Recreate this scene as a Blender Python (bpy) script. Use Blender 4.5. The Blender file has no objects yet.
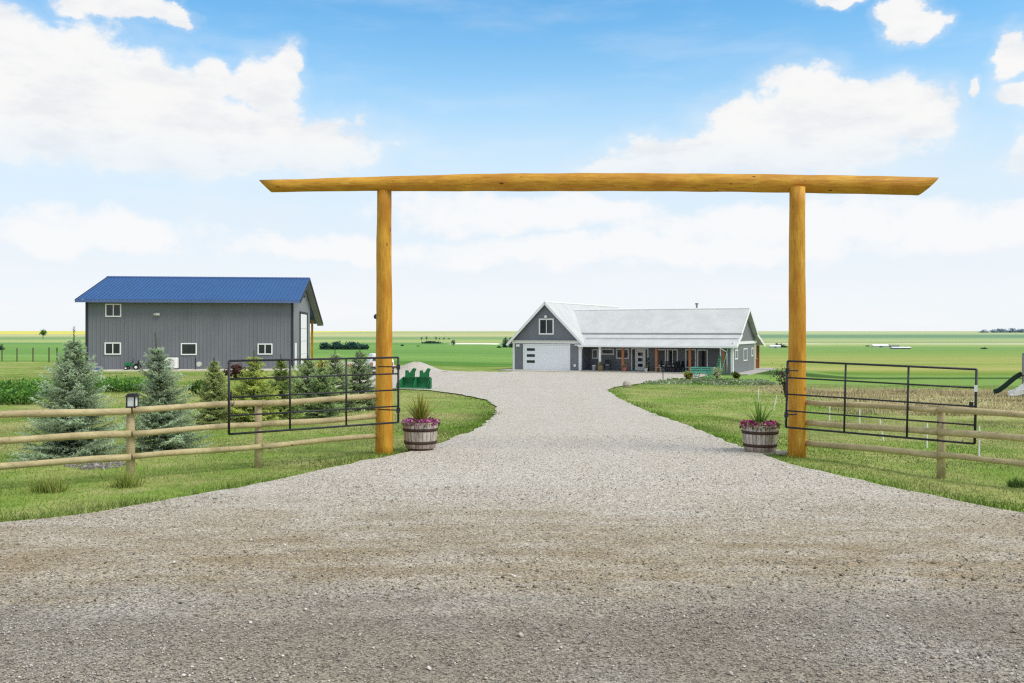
import bpy, math, random
import numpy as np
from mathutils import Vector, Matrix
from mathutils.geometry import delaunay_2d_cdt
random.seed(7)
RNG = np.random.default_rng(11)
SC = bpy.context.scene
COL = SC.collection
F, H, CX, HY = 900.0, 2.3, 512.0, 331.0          # focal length (px), eye height, principal column, horizon row

# ------------------------------------------------------------------ terrain
YT = np.array([-400, 95, 120, 160, 200, 280, 350, 700, 1500, 3000, 6000, 9000, 14000.])
ZT = np.array([0, 0, -.75, -2.3, -3.9, -5.9, -6.9, -8.0, -8.2, -6.6, -1.6, 2.9, 2.9])
TH = math.radians(26); HO = (6.75, 88.0); HZ = -1.66     # house frame
TB = math.radians(7);  BO = (-17.5, 72.0); BZ = -.78     # barn frame
def sstep(a, b, x):
    t = np.clip((x - a) / (b - a), 0, 1); return t * t * (3 - 2 * t)
def pad(x, y, o, th, u0, u1, v0, v1):
    dx, dy = x - o[0], y - o[1]
    u = dx * math.cos(th) + dy * math.sin(th); v = -dx * math.sin(th) + dy * math.cos(th)
    du = np.maximum(np.maximum(u0 - u, u - u1), 0); dv = np.maximum(np.maximum(v0 - v, v - v1), 0)
    return 1 - sstep(0, 9, np.hypot(du, dv))
def gz(x, y):
    x = np.asarray(x, float); y = np.asarray(y, float)
    t = np.maximum(0, np.minimum(y, 95) - 14)
    s = .0225 + .0004 * np.clip(x, -25, 25)
    fade = 1 - .35 * sstep(95, 400, y)
    z = -s * (t * t / (t + 4)) * fade + np.interp(y, YT, ZT)
    z = z - .13 * sstep(5.7, 7.2, x) * sstep(11.2, 13.2, y) * (1 - sstep(24, 40, y)) - .045 * sstep(2.6, 3.8, -x) * sstep(11.5, 13.0, y) * (1 - sstep(20, 30, y))
    k = pad(x, y, HO, -TH, -9, 16, -3, 16); z = z * (1 - k) + HZ * k
    k = pad(x, y, BO, TB, -17, 1, -2, 20); z = z * (1 - k) + BZ * k
    return z
def g(x, y): return float(gz(x, y))
def at(px, py, Y): return Vector(((px - CX) * Y / F, Y, H - (py - HY) * Y / F))
def gp(px, py):
    """the spot of the terrain seen at that pixel of the photograph"""
    k = (px - CX) / F; lo = 4.0; Y = 4.0
    def row(Y): return HY + F * (H - g(k * Y, Y)) / Y
    while Y < 9000 and row(Y) > py: lo = Y; Y *= 1.02
    hi = Y
    for _ in range(30):
        m = (lo + hi) / 2
        if row(m) > py: lo = m
        else: hi = m
    return (k * lo, lo)

# ------------------------------------------------------------------ nodes
class NT:
    def __init__(s, tree): s.t = tree; s.n = tree.nodes; s.l = tree.links
    def put(s, sock, v):
        if v is None: return
        if isinstance(v, bpy.types.NodeSocket): s.l.new(v, sock)
        elif isinstance(v, (tuple, list)) and len(v) == 3 and sock.type == 'RGBA': sock.default_value = (*v, 1)
        else: sock.default_value = v
    def m(s, op, a, b=None, c=None, clamp=False):
        n = s.n.new('ShaderNodeMath'); n.operation = op; n.use_clamp = clamp
        for i, v in enumerate((a, b, c)): s.put(n.inputs[i], v)
        return n.outputs[0]
    def ss(s, a, b, x):
        n = s.n.new('ShaderNodeMapRange'); n.interpolation_type = 'SMOOTHSTEP'
        s.put(n.inputs['Value'], x); n.inputs['From Min'].default_value = a; n.inputs['From Max'].default_value = b
        return n.outputs['Result']
    def mix(s, f, a, b, mode='MIX'):
        n = s.n.new('ShaderNodeMix'); n.data_type = 'RGBA'; n.blend_type = mode
        s.put(n.inputs[0], f); s.put(n.inputs[6], a); s.put(n.inputs[7], b); return n.outputs[2]
    def noise(s, vec, scale, detail=3, rough=.55, dist=0):
        n = s.n.new('ShaderNodeTexNoise'); s.put(n.inputs['Vector'], vec)
        n.inputs['Scale'].default_value = scale; n.inputs['Detail'].default_value = detail
        n.inputs['Roughness'].default_value = rough; n.inputs['Distortion'].default_value = dist
        return n.outputs['Fac']
    def voro(s, vec, scale, feat='F1', out='Distance'):
        n = s.n.new('ShaderNodeTexVoronoi'); n.feature = feat; s.put(n.inputs['Vector'], vec); n.inputs['Scale'].default_value = scale
        return n.outputs[out]
    def mapv(s, vec, scale=(1, 1, 1), loc=(0, 0, 0)):
        n = s.n.new('ShaderNodeMapping'); s.put(n.inputs['Vector'], vec)
        n.inputs['Scale'].default_value = scale; n.inputs['Location'].default_value = loc; return n.outputs[0]
    def sep(s, vec):
        n = s.n.new('ShaderNodeSeparateXYZ'); s.put(n.inputs[0], vec); return n.outputs
    def comb(s, x, y, z):
        n = s.n.new('ShaderNodeCombineXYZ'); s.put(n.inputs[0], x); s.put(n.inputs[1], y); s.put(n.inputs[2], z); return n.outputs[0]
    def coord(s, which='Object'): return s.n.new('ShaderNodeTexCoord').outputs[which]
    def pos(s): return s.n.new('ShaderNodeNewGeometry').outputs['Position']
    def attr(s, name='Col'):
        n = s.n.new('ShaderNodeAttribute'); n.attribute_name = name; return n.outputs['Color']
    def ramp(s, f, stops, interp='LINEAR'):
        n = s.n.new('ShaderNodeValToRGB'); s.put(n.inputs[0], f); r = n.color_ramp; r.interpolation = interp
        while len(r.elements) < len(stops): r.elements.new(.5)
        for e, (p, c) in zip(r.elements, stops): e.position = p; e.color = (*c, 1)
        return n.outputs[0]
    def bump(s, h, strength, dist):
        n = s.n.new('ShaderNodeBump'); s.put(n.inputs['Height'], h); n.inputs['Strength'].default_value = strength
        n.inputs['Distance'].default_value = dist; return n.outputs[0]
def new_mat(name):
    m = bpy.data.materials.new(name); m.use_nodes = True; m.node_tree.nodes.clear(); t = NT(m.node_tree)
    o = t.n.new('ShaderNodeOutputMaterial'); b = t.n.new('ShaderNodeBsdfPrincipled'); t.l.new(b.outputs[0], o.inputs[0])
    b.inputs['Specular IOR Level'].default_value = .3
    return m, t, b, o
def mat(name, c1, c2=None, scale=6, rough=.7, metal=0, bump=0, bscale=40, stretch=(1, 1, 1), spec=.3, detail=4):
    m, t, b, o = new_mat(name)
    v = t.mapv(t.coord(), stretch)
    c2 = c2 or tuple(x * .8 for x in c1)
    n = t.ss(.3, .7, t.noise(v, scale, detail))
    t.put(b.inputs['Base Color'], t.mix(n, c1, c2))
    b.inputs['Roughness'].default_value = rough; b.inputs['Metallic'].default_value = metal; b.inputs['Specular IOR Level'].default_value = spec
    if bump: t.put(b.inputs['Normal'], t.bump(t.noise(v, bscale, 3), .5, bump))
    return m
def leaf_mat(name, trans=.3, rough=.6):
    m, t, b, o = new_mat(name)
    c = t.attr(); t.put(b.inputs['Base Color'], c); b.inputs['Roughness'].default_value = rough; b.inputs['Specular IOR Level'].default_value = .15
    tr = t.n.new('ShaderNodeBsdfTranslucent'); t.put(tr.inputs[0], c)
    mx = t.n.new('ShaderNodeMixShader'); mx.inputs[0].default_value = trans
    t.l.new(b.outputs[0], mx.inputs[1]); t.l.new(tr.outputs[0], mx.inputs[2]); t.l.new(mx.outputs[0], o.inputs[0])
    return m

# ------------------------------------------------------------------ meshes and objects
def link(o, parent=None):
    COL.objects.link(o)
    if parent: o.parent = parent
    return o
def tag(o, label=None, cat=None, group=None, kind=None):
    if label: o['label'] = label
    if cat: o['category'] = cat
    if group: o['group'] = group
    if kind: o['kind'] = kind
    return o
def thing(name, label, cat, loc=(0, 0, 0), rz=0, group=None):
    o = bpy.data.objects.new(name, None); o.location = loc; o.rotation_euler = (0, 0, rz); o.empty_display_size = .2
    return tag(link(o), label, cat, group)
def copy_tree(o, parent=None):
    c = o.copy(); COL.objects.link(c); c.parent = parent
    for ch in list(o.children): copy_tree(ch, c)
    return c
class MB:
    def __init__(s): s.v = []; s.f = []
    def add(s, vs, fs):
        k = len(s.v); s.v += [tuple(p) for p in vs]; s.f += [tuple(i + k for i in f) for f in fs]; return s
    def box(s, x0, x1, y0, y1, z0, z1):
        return s.add([(x, y, z) for z in (z0, z1) for y in (y0, y1) for x in (x0, x1)],
                     [(0, 2, 3, 1), (4, 5, 7, 6), (0, 1, 5, 4), (2, 6, 7, 3), (0, 4, 6, 2), (1, 3, 7, 5)])
    def bar(s, a, b, w, h=None):
        a, b = Vector(a), Vector(b); h = h or w; d = (b - a).normalized()
        up = Vector((0, 0, 1)) if abs(d.z) < .95 else Vector((0, 1, 0))
        x = d.cross(up).normalized() * w / 2; y = x.cross(d).normalized() * h / 2
        return s.add([p + i * x + j * y for p in (a, b) for i, j in ((-1, -1), (1, -1), (1, 1), (-1, 1))],
                     [(0, 3, 2, 1), (4, 5, 6, 7), (0, 1, 5, 4), (1, 2, 6, 5), (2, 3, 7, 6), (3, 0, 4, 7)])
    def tube(s, path, radii, n=10, wob=0, cap=True):
        path = [Vector(p) for p in path]
        if not hasattr(radii, '__len__'): radii = [radii] * len(path)
        vs, fs = [], []
        d0 = (path[1] - path[0]).normalized(); ref = Vector((0, 0, 1)) if abs(d0.z) < .9 else Vector((1, 0, 0))
        for i, p in enumerate(path):
            d = (path[min(i + 1, len(path) - 1)] - path[max(i - 1, 0)]).normalized()
            x = d.cross(ref).normalized(); y = d.cross(x).normalized()
            for k in range(n):
                a = 2 * math.pi * k / n; r = radii[i] * (1 + wob * random.uniform(-1, 1))
                vs.append(p + r * (math.cos(a) * x + math.sin(a) * y))
        for i in range(len(path) - 1):
            for k in range(n):
                k2 = (k + 1) % n; fs.append((i * n + k, i * n + k2, (i + 1) * n + k2, (i + 1) * n + k))
        if cap: fs.append(tuple(range(n))[::-1]); fs.append(tuple((len(path) - 1) * n + k for k in range(n)))
        return s.add(vs, fs)
    def lathe(s, prof, n=24, c=(0, 0, 0)):
        vs, fs = [], []
        for r, z in prof:
            for k in range(n):
                a = 2 * math.pi * k / n; vs.append((c[0] + r * math.cos(a), c[1] + r * math.sin(a), c[2] + z))
        for i in range(len(prof) - 1):
            for k in range(n):
                k2 = (k + 1) % n; fs.append((i * n + k, i * n + k2, (i + 1) * n + k2, (i + 1) * n + k))
        fs.append(tuple(range(n))[::-1]); fs.append(tuple((len(prof) - 1) * n + k for k in range(n)))
        return s.add(vs, fs)
    def prism(s, poly, a, b, axis='y'):
        """poly in the two other axes, pushed from a to b along axis"""
        def P(p, t): return (p[0], t, p[1]) if axis == 'y' else (t, p[0], p[1]) if axis == 'x' else (p[0], p[1], t)
        n = len(poly); vs = [P(p, a) for p in poly] + [P(p, b) for p in poly]
        fs = [tuple(range(n))[::-1], tuple(range(n, 2 * n))] + [(i, (i + 1) % n, n + (i + 1) % n, n + i) for i in range(n)]
        return s.add(vs, fs)
    def ribbed(s, o, du, dv, nrm, lu, lv, pitch, rib):
        """profiled metal sheet: ribs run along dv, spread along du; 3 mm flat pans between raised ribs"""
        o, du, dv, nrm = map(Vector, (o, du, dv, nrm)); pts = []; n = max(1, round(lu / pitch)); p = lu / n
        for i in range(n):
            b = i * p; pts += [(b, 0), (b + p * .62, 0), (b + p * .70, rib), (b + p * .92, rib)]
        pts.append((lu, 0)); k = len(pts)
        vs = [o + du * a + nrm * h for a, h in pts] + [o + du * a + nrm * h + dv * lv for a, h in pts]
        return s.add(vs, [(i, i + 1, k + i + 1, k + i) for i in range(k - 1)])
    def ring(s, x0, x1, z0, z1, w, y0, y1):
        """rectangular frame in the xz plane"""
        s.box(x0, x1, y0, y1, z0, z0 + w); s.box(x0, x1, y0, y1, z1 - w, z1)
        s.box(x0, x0 + w, y0, y1, z0 + w, z1 - w); return s.box(x1 - w, x1, y0, y1, z0 + w, z1 - w)
    def build(s, name, m, parent=None, smooth=False, bevel=0):
        me = bpy.data.meshes.new(name); me.from_pydata(s.v, [], s.f); me.update()
        import bmesh
        bm = bmesh.new(); bm.from_mesh(me)
        if s.f and not getattr(s, 'open', False): bmesh.ops.recalc_face_normals(bm, faces=bm.faces)
        bm.to_mesh(me); bm.free()
        me.materials.append(m)
        if smooth: me.polygons.foreach_set('use_smooth', [True] * len(me.polygons))
        o = bpy.data.objects.new(name, me); link(o, parent)
        if bevel:
            b = o.modifiers.new('b', 'BEVEL'); b.width = bevel; b.segments = 2; b.limit_method = 'ANGLE'
        return o
def arr_mesh(name, V, k, C, m, parent=None, faces=None):
    """V: (n*k,3) corner positions of n separate k-gons (or shared verts with faces (n,k)), C per-vertex colour"""
    V = np.asarray(V, np.float32).reshape(-1, 3); n = len(V) // k if faces is None else len(faces)
    idx = np.arange(n * k, dtype=np.int32) if faces is None else np.asarray(faces, np.int32).ravel()
    me = bpy.data.meshes.new(name); me.vertices.add(len(V)); me.vertices.foreach_set('co', V.ravel())
    me.loops.add(n * k); me.loops.foreach_set('vertex_index', idx)
    me.polygons.add(n); me.polygons.foreach_set('loop_start', np.arange(0, n * k, k, dtype=np.int32))
    me.polygons.foreach_set('loop_total', np.full(n, k, np.int32))
    me.update(calc_edges=True)
    if C is not None:
        a = me.color_attributes.new('Col', 'FLOAT_COLOR', 'POINT')
        a.data.foreach_set('color', np.c_[np.clip(C, 0, 1), np.ones(len(V))].astype(np.float32).ravel())
    me.validate(); me.materials.append(m); o = bpy.data.objects.new(name, me); return link(o, parent)
def unit(a): return a / np.maximum(np.linalg.norm(a, axis=-1, keepdims=True), 1e-9)
def blades(P, D, L, W, rng):
    """thin triangles from P along D; returns (n*3,3)"""
    S = unit(np.cross(D, unit(rng.normal(size=P.shape)))) * np.asarray(W).reshape(-1, 1) / 2
    return np.stack([P - S, P + S, P + D * np.asarray(L).reshape(-1, 1)], 1).reshape(-1, 3)
def leaves(P, size, rng, up=.3, asp=.55):
    """rhombic leaves about P; returns (n*4,3)"""
    n = len(P); A = unit(rng.normal(size=(n, 3)) + [0, 0, up]); B = unit(np.cross(A, rng.normal(size=(n, 3))))
    s = np.asarray(size).reshape(-1, 1) * rng.uniform(.6, 1.3, (n, 1))
    return np.stack([P - A * s, P - B * s * asp, P + A * s, P + B * s * asp], 1).reshape(-1, 3)
def vnoise(x, y, sc, seed=0):
    """smooth value noise on the plane, 0..1"""
    r = np.random.default_rng(seed).random((257, 257)); x = np.asarray(x) * sc + 1000.3; y = np.asarray(y) * sc + 1000.7
    i = np.floor(x).astype(int); j = np.floor(y).astype(int); fx = x - i; fy = y - j
    fx = fx * fx * (3 - 2 * fx); fy = fy * fy * (3 - 2 * fy); R = lambda a, b: r[a % 256, b % 256]
    return (R(i, j) * (1 - fx) + R(i + 1, j) * fx) * (1 - fy) + (R(i, j + 1) * (1 - fx) + R(i + 1, j + 1) * fx) * fy
def inside(poly, x, y):
    c = np.zeros(len(x), bool); n = len(poly)
    for i in range(n):
        x1, y1 = poly[i]; x2, y2 = poly[(i + 1) % n]
        if y1 == y2: continue
        c ^= ((y1 > y) != (y2 > y)) & (x < (x2 - x1) * (y - y1) / (y2 - y1) + x1)
    return c
def edge_dist(poly, x, y):
    d = np.full(len(x), 1e9); n = len(poly)
    for i in range(n):
        x1, y1 = poly[i]; x2, y2 = poly[(i + 1) % n]; dx, dy = x2 - x1, y2 - y1
        t = np.clip(((x - x1) * dx + (y - y1) * dy) / (dx * dx + dy * dy + 1e-12), 0, 1)
        d = np.minimum(d, np.hypot(x - x1 - t * dx, y - y1 - t * dy))
    return d
def drape(name, poly, m, lift, step=1.2, jitter=0.0, kind='structure', sub=.5):
    """sheet with that outline laid on the terrain"""
    ring = []
    for i in range(len(poly)):
        a, b = poly[i], poly[(i + 1) % len(poly)]; L = math.hypot(b[0] - a[0], b[1] - a[1]); n = max(1, int(L / (sub if L < 20 else 2)))
        for k in range(n):
            t = k / n; j = jitter if 100 > L > 1 else 0
            ring.append(Vector((a[0] + (b[0] - a[0]) * t + random.uniform(-j, j), a[1] + (b[1] - a[1]) * t + random.uniform(-j, j))))
    nb = len(ring); xs = [p.x for p in ring]; ys = [p.y for p in ring]
    gx, gy = np.meshgrid(np.arange(min(xs), max(xs), step), np.arange(min(ys), max(ys), step)); gx = gx.ravel(); gy = gy.ravel()
    rp = [(p.x, p.y) for p in ring]
    k = inside(rp, gx, gy) & (edge_dist(rp, gx, gy) > .25 * step); pts = ring + [Vector((a, b)) for a, b in zip(gx[k], gy[k])]
    v, e, f, *_ = delaunay_2d_cdt(pts, [], [list(range(nb))], 1, 1e-5)
    mb = MB(); mb.v = [(p.x, p.y, g(p.x, p.y) + lift) for p in v]; mb.f = [tuple(q) for q in f]
    mb.f = [q if (Vector(mb.v[q[1]]) - Vector(mb.v[q[0]])).cross(Vector(mb.v[q[2]]) - Vector(mb.v[q[0]])).z > 0 else q[::-1] for q in mb.f]
    mb.open = True
    o = mb.build(name, m); 
    if kind: o['kind'] = kind
    return o, rp
# ------------------------------------------------------------------ camera, light, sky
cam = bpy.data.cameras.new('camera'); cam.sensor_width = 36; cam.lens = F * 36 / 1024; cam.clip_end = 40000; cam.clip_start = .1
cam.shift_y = -(341.5 - HY) / 1024
co = bpy.data.objects.new('camera', cam); link(co); co.location = (0, 0, H); co.rotation_euler = (math.radians(90), 0, 0); SC.camera = co
SC.view_settings.view_transform = 'Standard'; SC.view_settings.look = 'None'; SC.view_settings.exposure = 0
SUN_EL, SUN_AZ = math.radians(52), math.radians(118)        # azimuth clockwise from +Y (straight ahead); light comes from the right, a little behind
sd = Vector((math.sin(SUN_AZ) * math.cos(SUN_EL), math.cos(SUN_AZ) * math.cos(SUN_EL), math.sin(SUN_EL)))
sl = bpy.data.lights.new('sun', 'SUN'); sl.energy = 2.5; sl.angle = math.radians(21); sl.color = (1, .95, .86)
so = bpy.data.objects.new('sun', sl); link(so); so.rotation_euler = sd.to_track_quat('Z', 'Y').to_euler(); so.location = sd * 60

W = bpy.data.worlds.new('World'); SC.world = W; W.use_nodes = True; W.node_tree.nodes.clear(); t = NT(W.node_tree)
out = t.n.new('ShaderNodeOutputWorld'); bg = t.n.new('ShaderNodeBackground'); t.l.new(bg.outputs[0], out.inputs[0]); bg.inputs[1].default_value = .1
sky = t.n.new('ShaderNodeTexSky'); sky.sky_type = 'NISHITA'; sky.sun_disc = False; sky.sun_elevation = SUN_EL; sky.sun_rotation = SUN_AZ
sky.air_density = 1.0; sky.dust_density = .6; sky.ozone_density = 1.4
d = t.coord('Generated'); x, y, z = t.sep(d)
az = t.m('ARCTAN2', x, y); el = t.m('ARCSINE', z)
ae = t.comb(az, t.m('MULTIPLY', el, 1.35), 0)
n1 = t.noise(ae, 9, 7, .58); n2 = t.noise(t.mapv(ae, loc=(3.1, 1.7, .4)), 9, 7, .58); nb = t.noise(ae, 26, 6, .6)
waz = t.m('ADD', az, t.m('MULTIPLY', t.m('SUBTRACT', n1, .5), .10)); wel = t.m('ADD', el, t.m('MULTIPLY', t.m('SUBTRACT', n2, .5), .07))
def blob(px, py, rx, ry, soft=1):
    a, e = math.atan((px - CX) / F), math.atan((HY - py) / F * math.cos(math.atan((px - CX) / F)))
    u = t.m('DIVIDE', t.m('SUBTRACT', waz, a), rx / F * math.cos(a) ** 2); v = t.m('DIVIDE', t.m('SUBTRACT', wel, e), ry / F)
    return t.m('SUBTRACT', 1, t.m('ADD', t.m('MULTIPLY', u, u), t.m('MULTIPLY', v, v)))
def field(blobs):
    f = None
    for b in blobs:
        q = t.m('MAXIMUM', blob(*b), -3); f = q if f is None else t.m('SMOOTH_MAX', f, q, .25)
    return f
fc = field([(40, 60, 120, 46), (110, 100, 150, 52), (60, 125, 150, 40), (262, 84, 42, 34), (285, 65, 22, 22), (215, 78, 30, 28),
            (250, 140, 150, 34), (180, 155, 160, 26), (120, 6, 62, 13), (175, 12, 22, 9),
            (800, 100, 55, 36), (850, 112, 45, 34), (905, 108, 48, 32), (775, 130, 75, 30), (730, 152, 120, 20), (810, 150, 110, 28), (640, 168, 70, 12),
            (910, 16, 27, 17), (1014, 55, 22, 26), (976, 87, 9, 7), (1018, 150, 20, 18), (850, -4, 55, 9), (1060, 90, 60, 16)])
fl = field([(110, 232, 90, 20), (60, 238, 60, 14), (520, 215, 150, 18), (800, 225, 200, 22), (640, 250, 260, 16), (330, 245, 110, 14), (960, 225, 110, 20)])
pert = t.m('MULTIPLY', t.m('SUBTRACT', nb, .5), 2.1)
fp = t.m('ADD', fc, pert); cm = t.m('ADD', t.m('MULTIPLY', t.m('MULTIPLY', t.ss(-.12, .42, fp), .70), t.m('ADD', .45, t.m('MULTIPLY', .55, t.ss(.155, .215, el)))), t.m('MULTIPLY', t.ss(-1.3, .7, fp), .30))
lm = t.m('MULTIPLY', t.ss(-.5, .7, t.m('ADD', fl, t.m('MULTIPLY', pert, 1.3))), .9)
# unseen cloud over the rest of the dome, cover raised for more soft light
zz = t.m('MAXIMUM', z, .05); dome = t.noise(t.comb(t.m('DIVIDE', x, zz), t.m('DIVIDE', y, zz), 0), .9, 7, .55)
far = t.m('MAXIMUM', t.ss(.62, .85, t.m('ABSOLUTE', az)), t.ss(.42, .6, el))
dm = t.m('MULTIPLY', t.ss(.40, .54, dome), far)
wisp = t.m('MULTIPLY', t.ss(.45, .75, t.noise(t.mapv(ae, (1, 3.5, 1)), 4, 6, .6)), .22)
skc = t.mix(1, sky.outputs[0], (.95, 1.85, 2.1), 'MULTIPLY')
mil = t.m('MULTIPLY', t.ss(.38, .12, el), .72)
skc = t.mix(mil, skc, (6.6, 8.3, 9.3))
hz = t.m('ADD', t.m('MULTIPLY', t.ss(.29, .07, el), .86), wisp, clamp=True)
hcol = t.mix(t.ss(.02, .13, el), (9.3, 9.4, 9.65), (8.15, 8.85, 9.65)); skc = t.mix(hz, skc, hcol)
skc = t.mix(lm, skc, (9.55, 9.6, 9.7))
shade = t.m('MULTIPLY', t.ss(.42, .7, t.noise(t.mapv(ae, (1, 1.8, 1), (5, 2, 0)), 14, 6, .6)), .8)
cl = t.mix(shade, (9.45, 9.45, 9.4), (8.0, 8.25, 8.7))
skc = t.mix(cm, skc, cl); skc = t.mix(dm, skc, (9.3, 9.35, 9.4))
t.put(bg.inputs[0], skc)

# ------------------------------------------------------------------ materials
def M_log():
    m, t, b, o = new_mat('varnished_log')
    c = t.coord(); g1 = t.noise(t.mapv(c, (1, 1, .09)), 26, 5, .6); g2 = t.noise(t.mapv(c, (1, 1, .35)), 4.5, 4, .6)
    kn = t.voro(t.mapv(c, (1.6, 1.6, .6)), 3.0)
    col = t.mix(t.ss(.3, .7, g2), (.66, .36, .042), (.48, .21, .022)); col = t.mix(t.ss(.45, .75, g1), col, (.42, .18, .016))
    col = t.mix(t.ss(.62, .8, t.noise(t.mapv(c, (1, 1, .2)), 9, 4)), col, (.80, .52, .11))
    col = t.mix(t.ss(.11, .04, kn), col, (.12, .045, .01)); t.put(b.inputs['Base Color'], col)
    col = t.mix(t.m('MULTIPLY', t.ss(.55, .72, t.noise(t.mapv(c, (1, 1, .04)), 55, 3, .5)), .55), col, (.26, .11, .018)); t.put(b.inputs['Base Color'], col)
    b.inputs['Roughness'].default_value = .55; b.inputs['Specular IOR Level'].default_value = .22
    t.put(b.inputs['Normal'], t.bump(t.m('ADD', g1, g2), .5, .02)); return m
def M_rail():
    m, t, b, o = new_mat('peeled_pine_rail')
    c = t.coord(); g1 = t.noise(t.mapv(c, (.12, 1, 1)), 30, 5, .6); g2 = t.noise(c, 3, 4)
    col = t.mix(t.ss(.3, .7, g2), (.56, .47, .26), (.42, .34, .19)); col = t.mix(t.ss(.5, .8, g1), col, (.25, .19, .10))
    col = t.mix(t.ss(.10, .03, t.voro(c, 3.2)), col, (.14, .09, .045))
    t.put(b.inputs['Base Color'], col); b.inputs['Roughness'].default_value = .8; t.put(b.inputs['Normal'], t.bump(t.m('ADD', g1, g2), .5, .012)); return m
def M_gravel():
    m, t, b, o = new_mat('gravel')
    p = t.pos(); x, y, z = t.sep(p); n = t.noise(p, .5, 4); n2 = t.noise(t.mapv(p, (.22, 1, 1)), 1.3, 5, .62)
    fine = t.noise(p, 34, 4, .7); st = t.voro(p, 80, out='Color'); sv = t.sep(st)[0]; st2 = t.sep(t.voro(p, 30, out='Color'))[1]
    col = t.mix(t.ss(.3, .7, fine), (.42, .375, .31), (.60, .55, .475))                # drive
    yy = t.m('ADD', y, t.m('MULTIPLY', t.m('SUBTRACT', n2, .5), 3.4))
    brown = t.m('MULTIPLY', t.ss(7.0, 8.3, yy), t.ss(14.0, 8.8, yy)); brown = t.m('MULTIPLY', brown, t.m('ADD', .42, t.m('MULTIPLY', .58, t.ss(.30, .66, t.noise(t.mapv(p, (.35, 1, 1)), 2.2, 5, .65)))))
    col = t.mix(brown, col, (.31, .245, .155)); col = t.mix(t.ss(8.4, 7.0, yy), col, (.24, .208, .165))
    col = t.mix(t.m('MULTIPLY', t.ss(6.6, 5.6, yy), .6), col, (.29, .25, .19))
    dk = t.m('MULTIPLY', t.ss(.56, .68, t.noise(t.mapv(p, (.5, 1, 1)), 1.7, 6, .66)), t.m('MULTIPLY', t.ss(6.8, 8.5, y), t.ss(15, 9, y)))
    col = t.mix(t.m('MULTIPLY', dk, .42), col, (.21, .16, .105))
    col = t.mix(t.m('MULTIPLY', t.ss(.45, .75, n), .28), col, (.58, .555, .515))
    trk = t.m('MULTIPLY', t.ss(.42, .7, t.noise(t.mapv(p, (1.1, .1, 1)), 1.0, 3)), t.m('MULTIPLY', t.ss(11, 18, y), .30)); col = t.mix(trk, col, (.56, .525, .475))
    k = t.m('ADD', .36, t.m('MULTIPLY', sv, 1.2)); k = t.m('MULTIPLY', k, t.m('ADD', .87, t.m('MULTIPLY', st2, .26)))
    col = t.mix(1, col, t.comb(k, k, k), 'MULTIPLY'); t.put(b.inputs['Base Color'], col); b.inputs['Roughness'].default_value = .95; b.inputs['Specular IOR Level'].default_value = .12
    hgt = t.m('ADD', t.m('MULTIPLY', t.voro(p, 80), -1), t.m('MULTIPLY', t.noise(p, 70, 3, .7), .9))
    t.put(b.inputs['Normal'], t.bump(hgt, .5, .008)); return m
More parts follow.
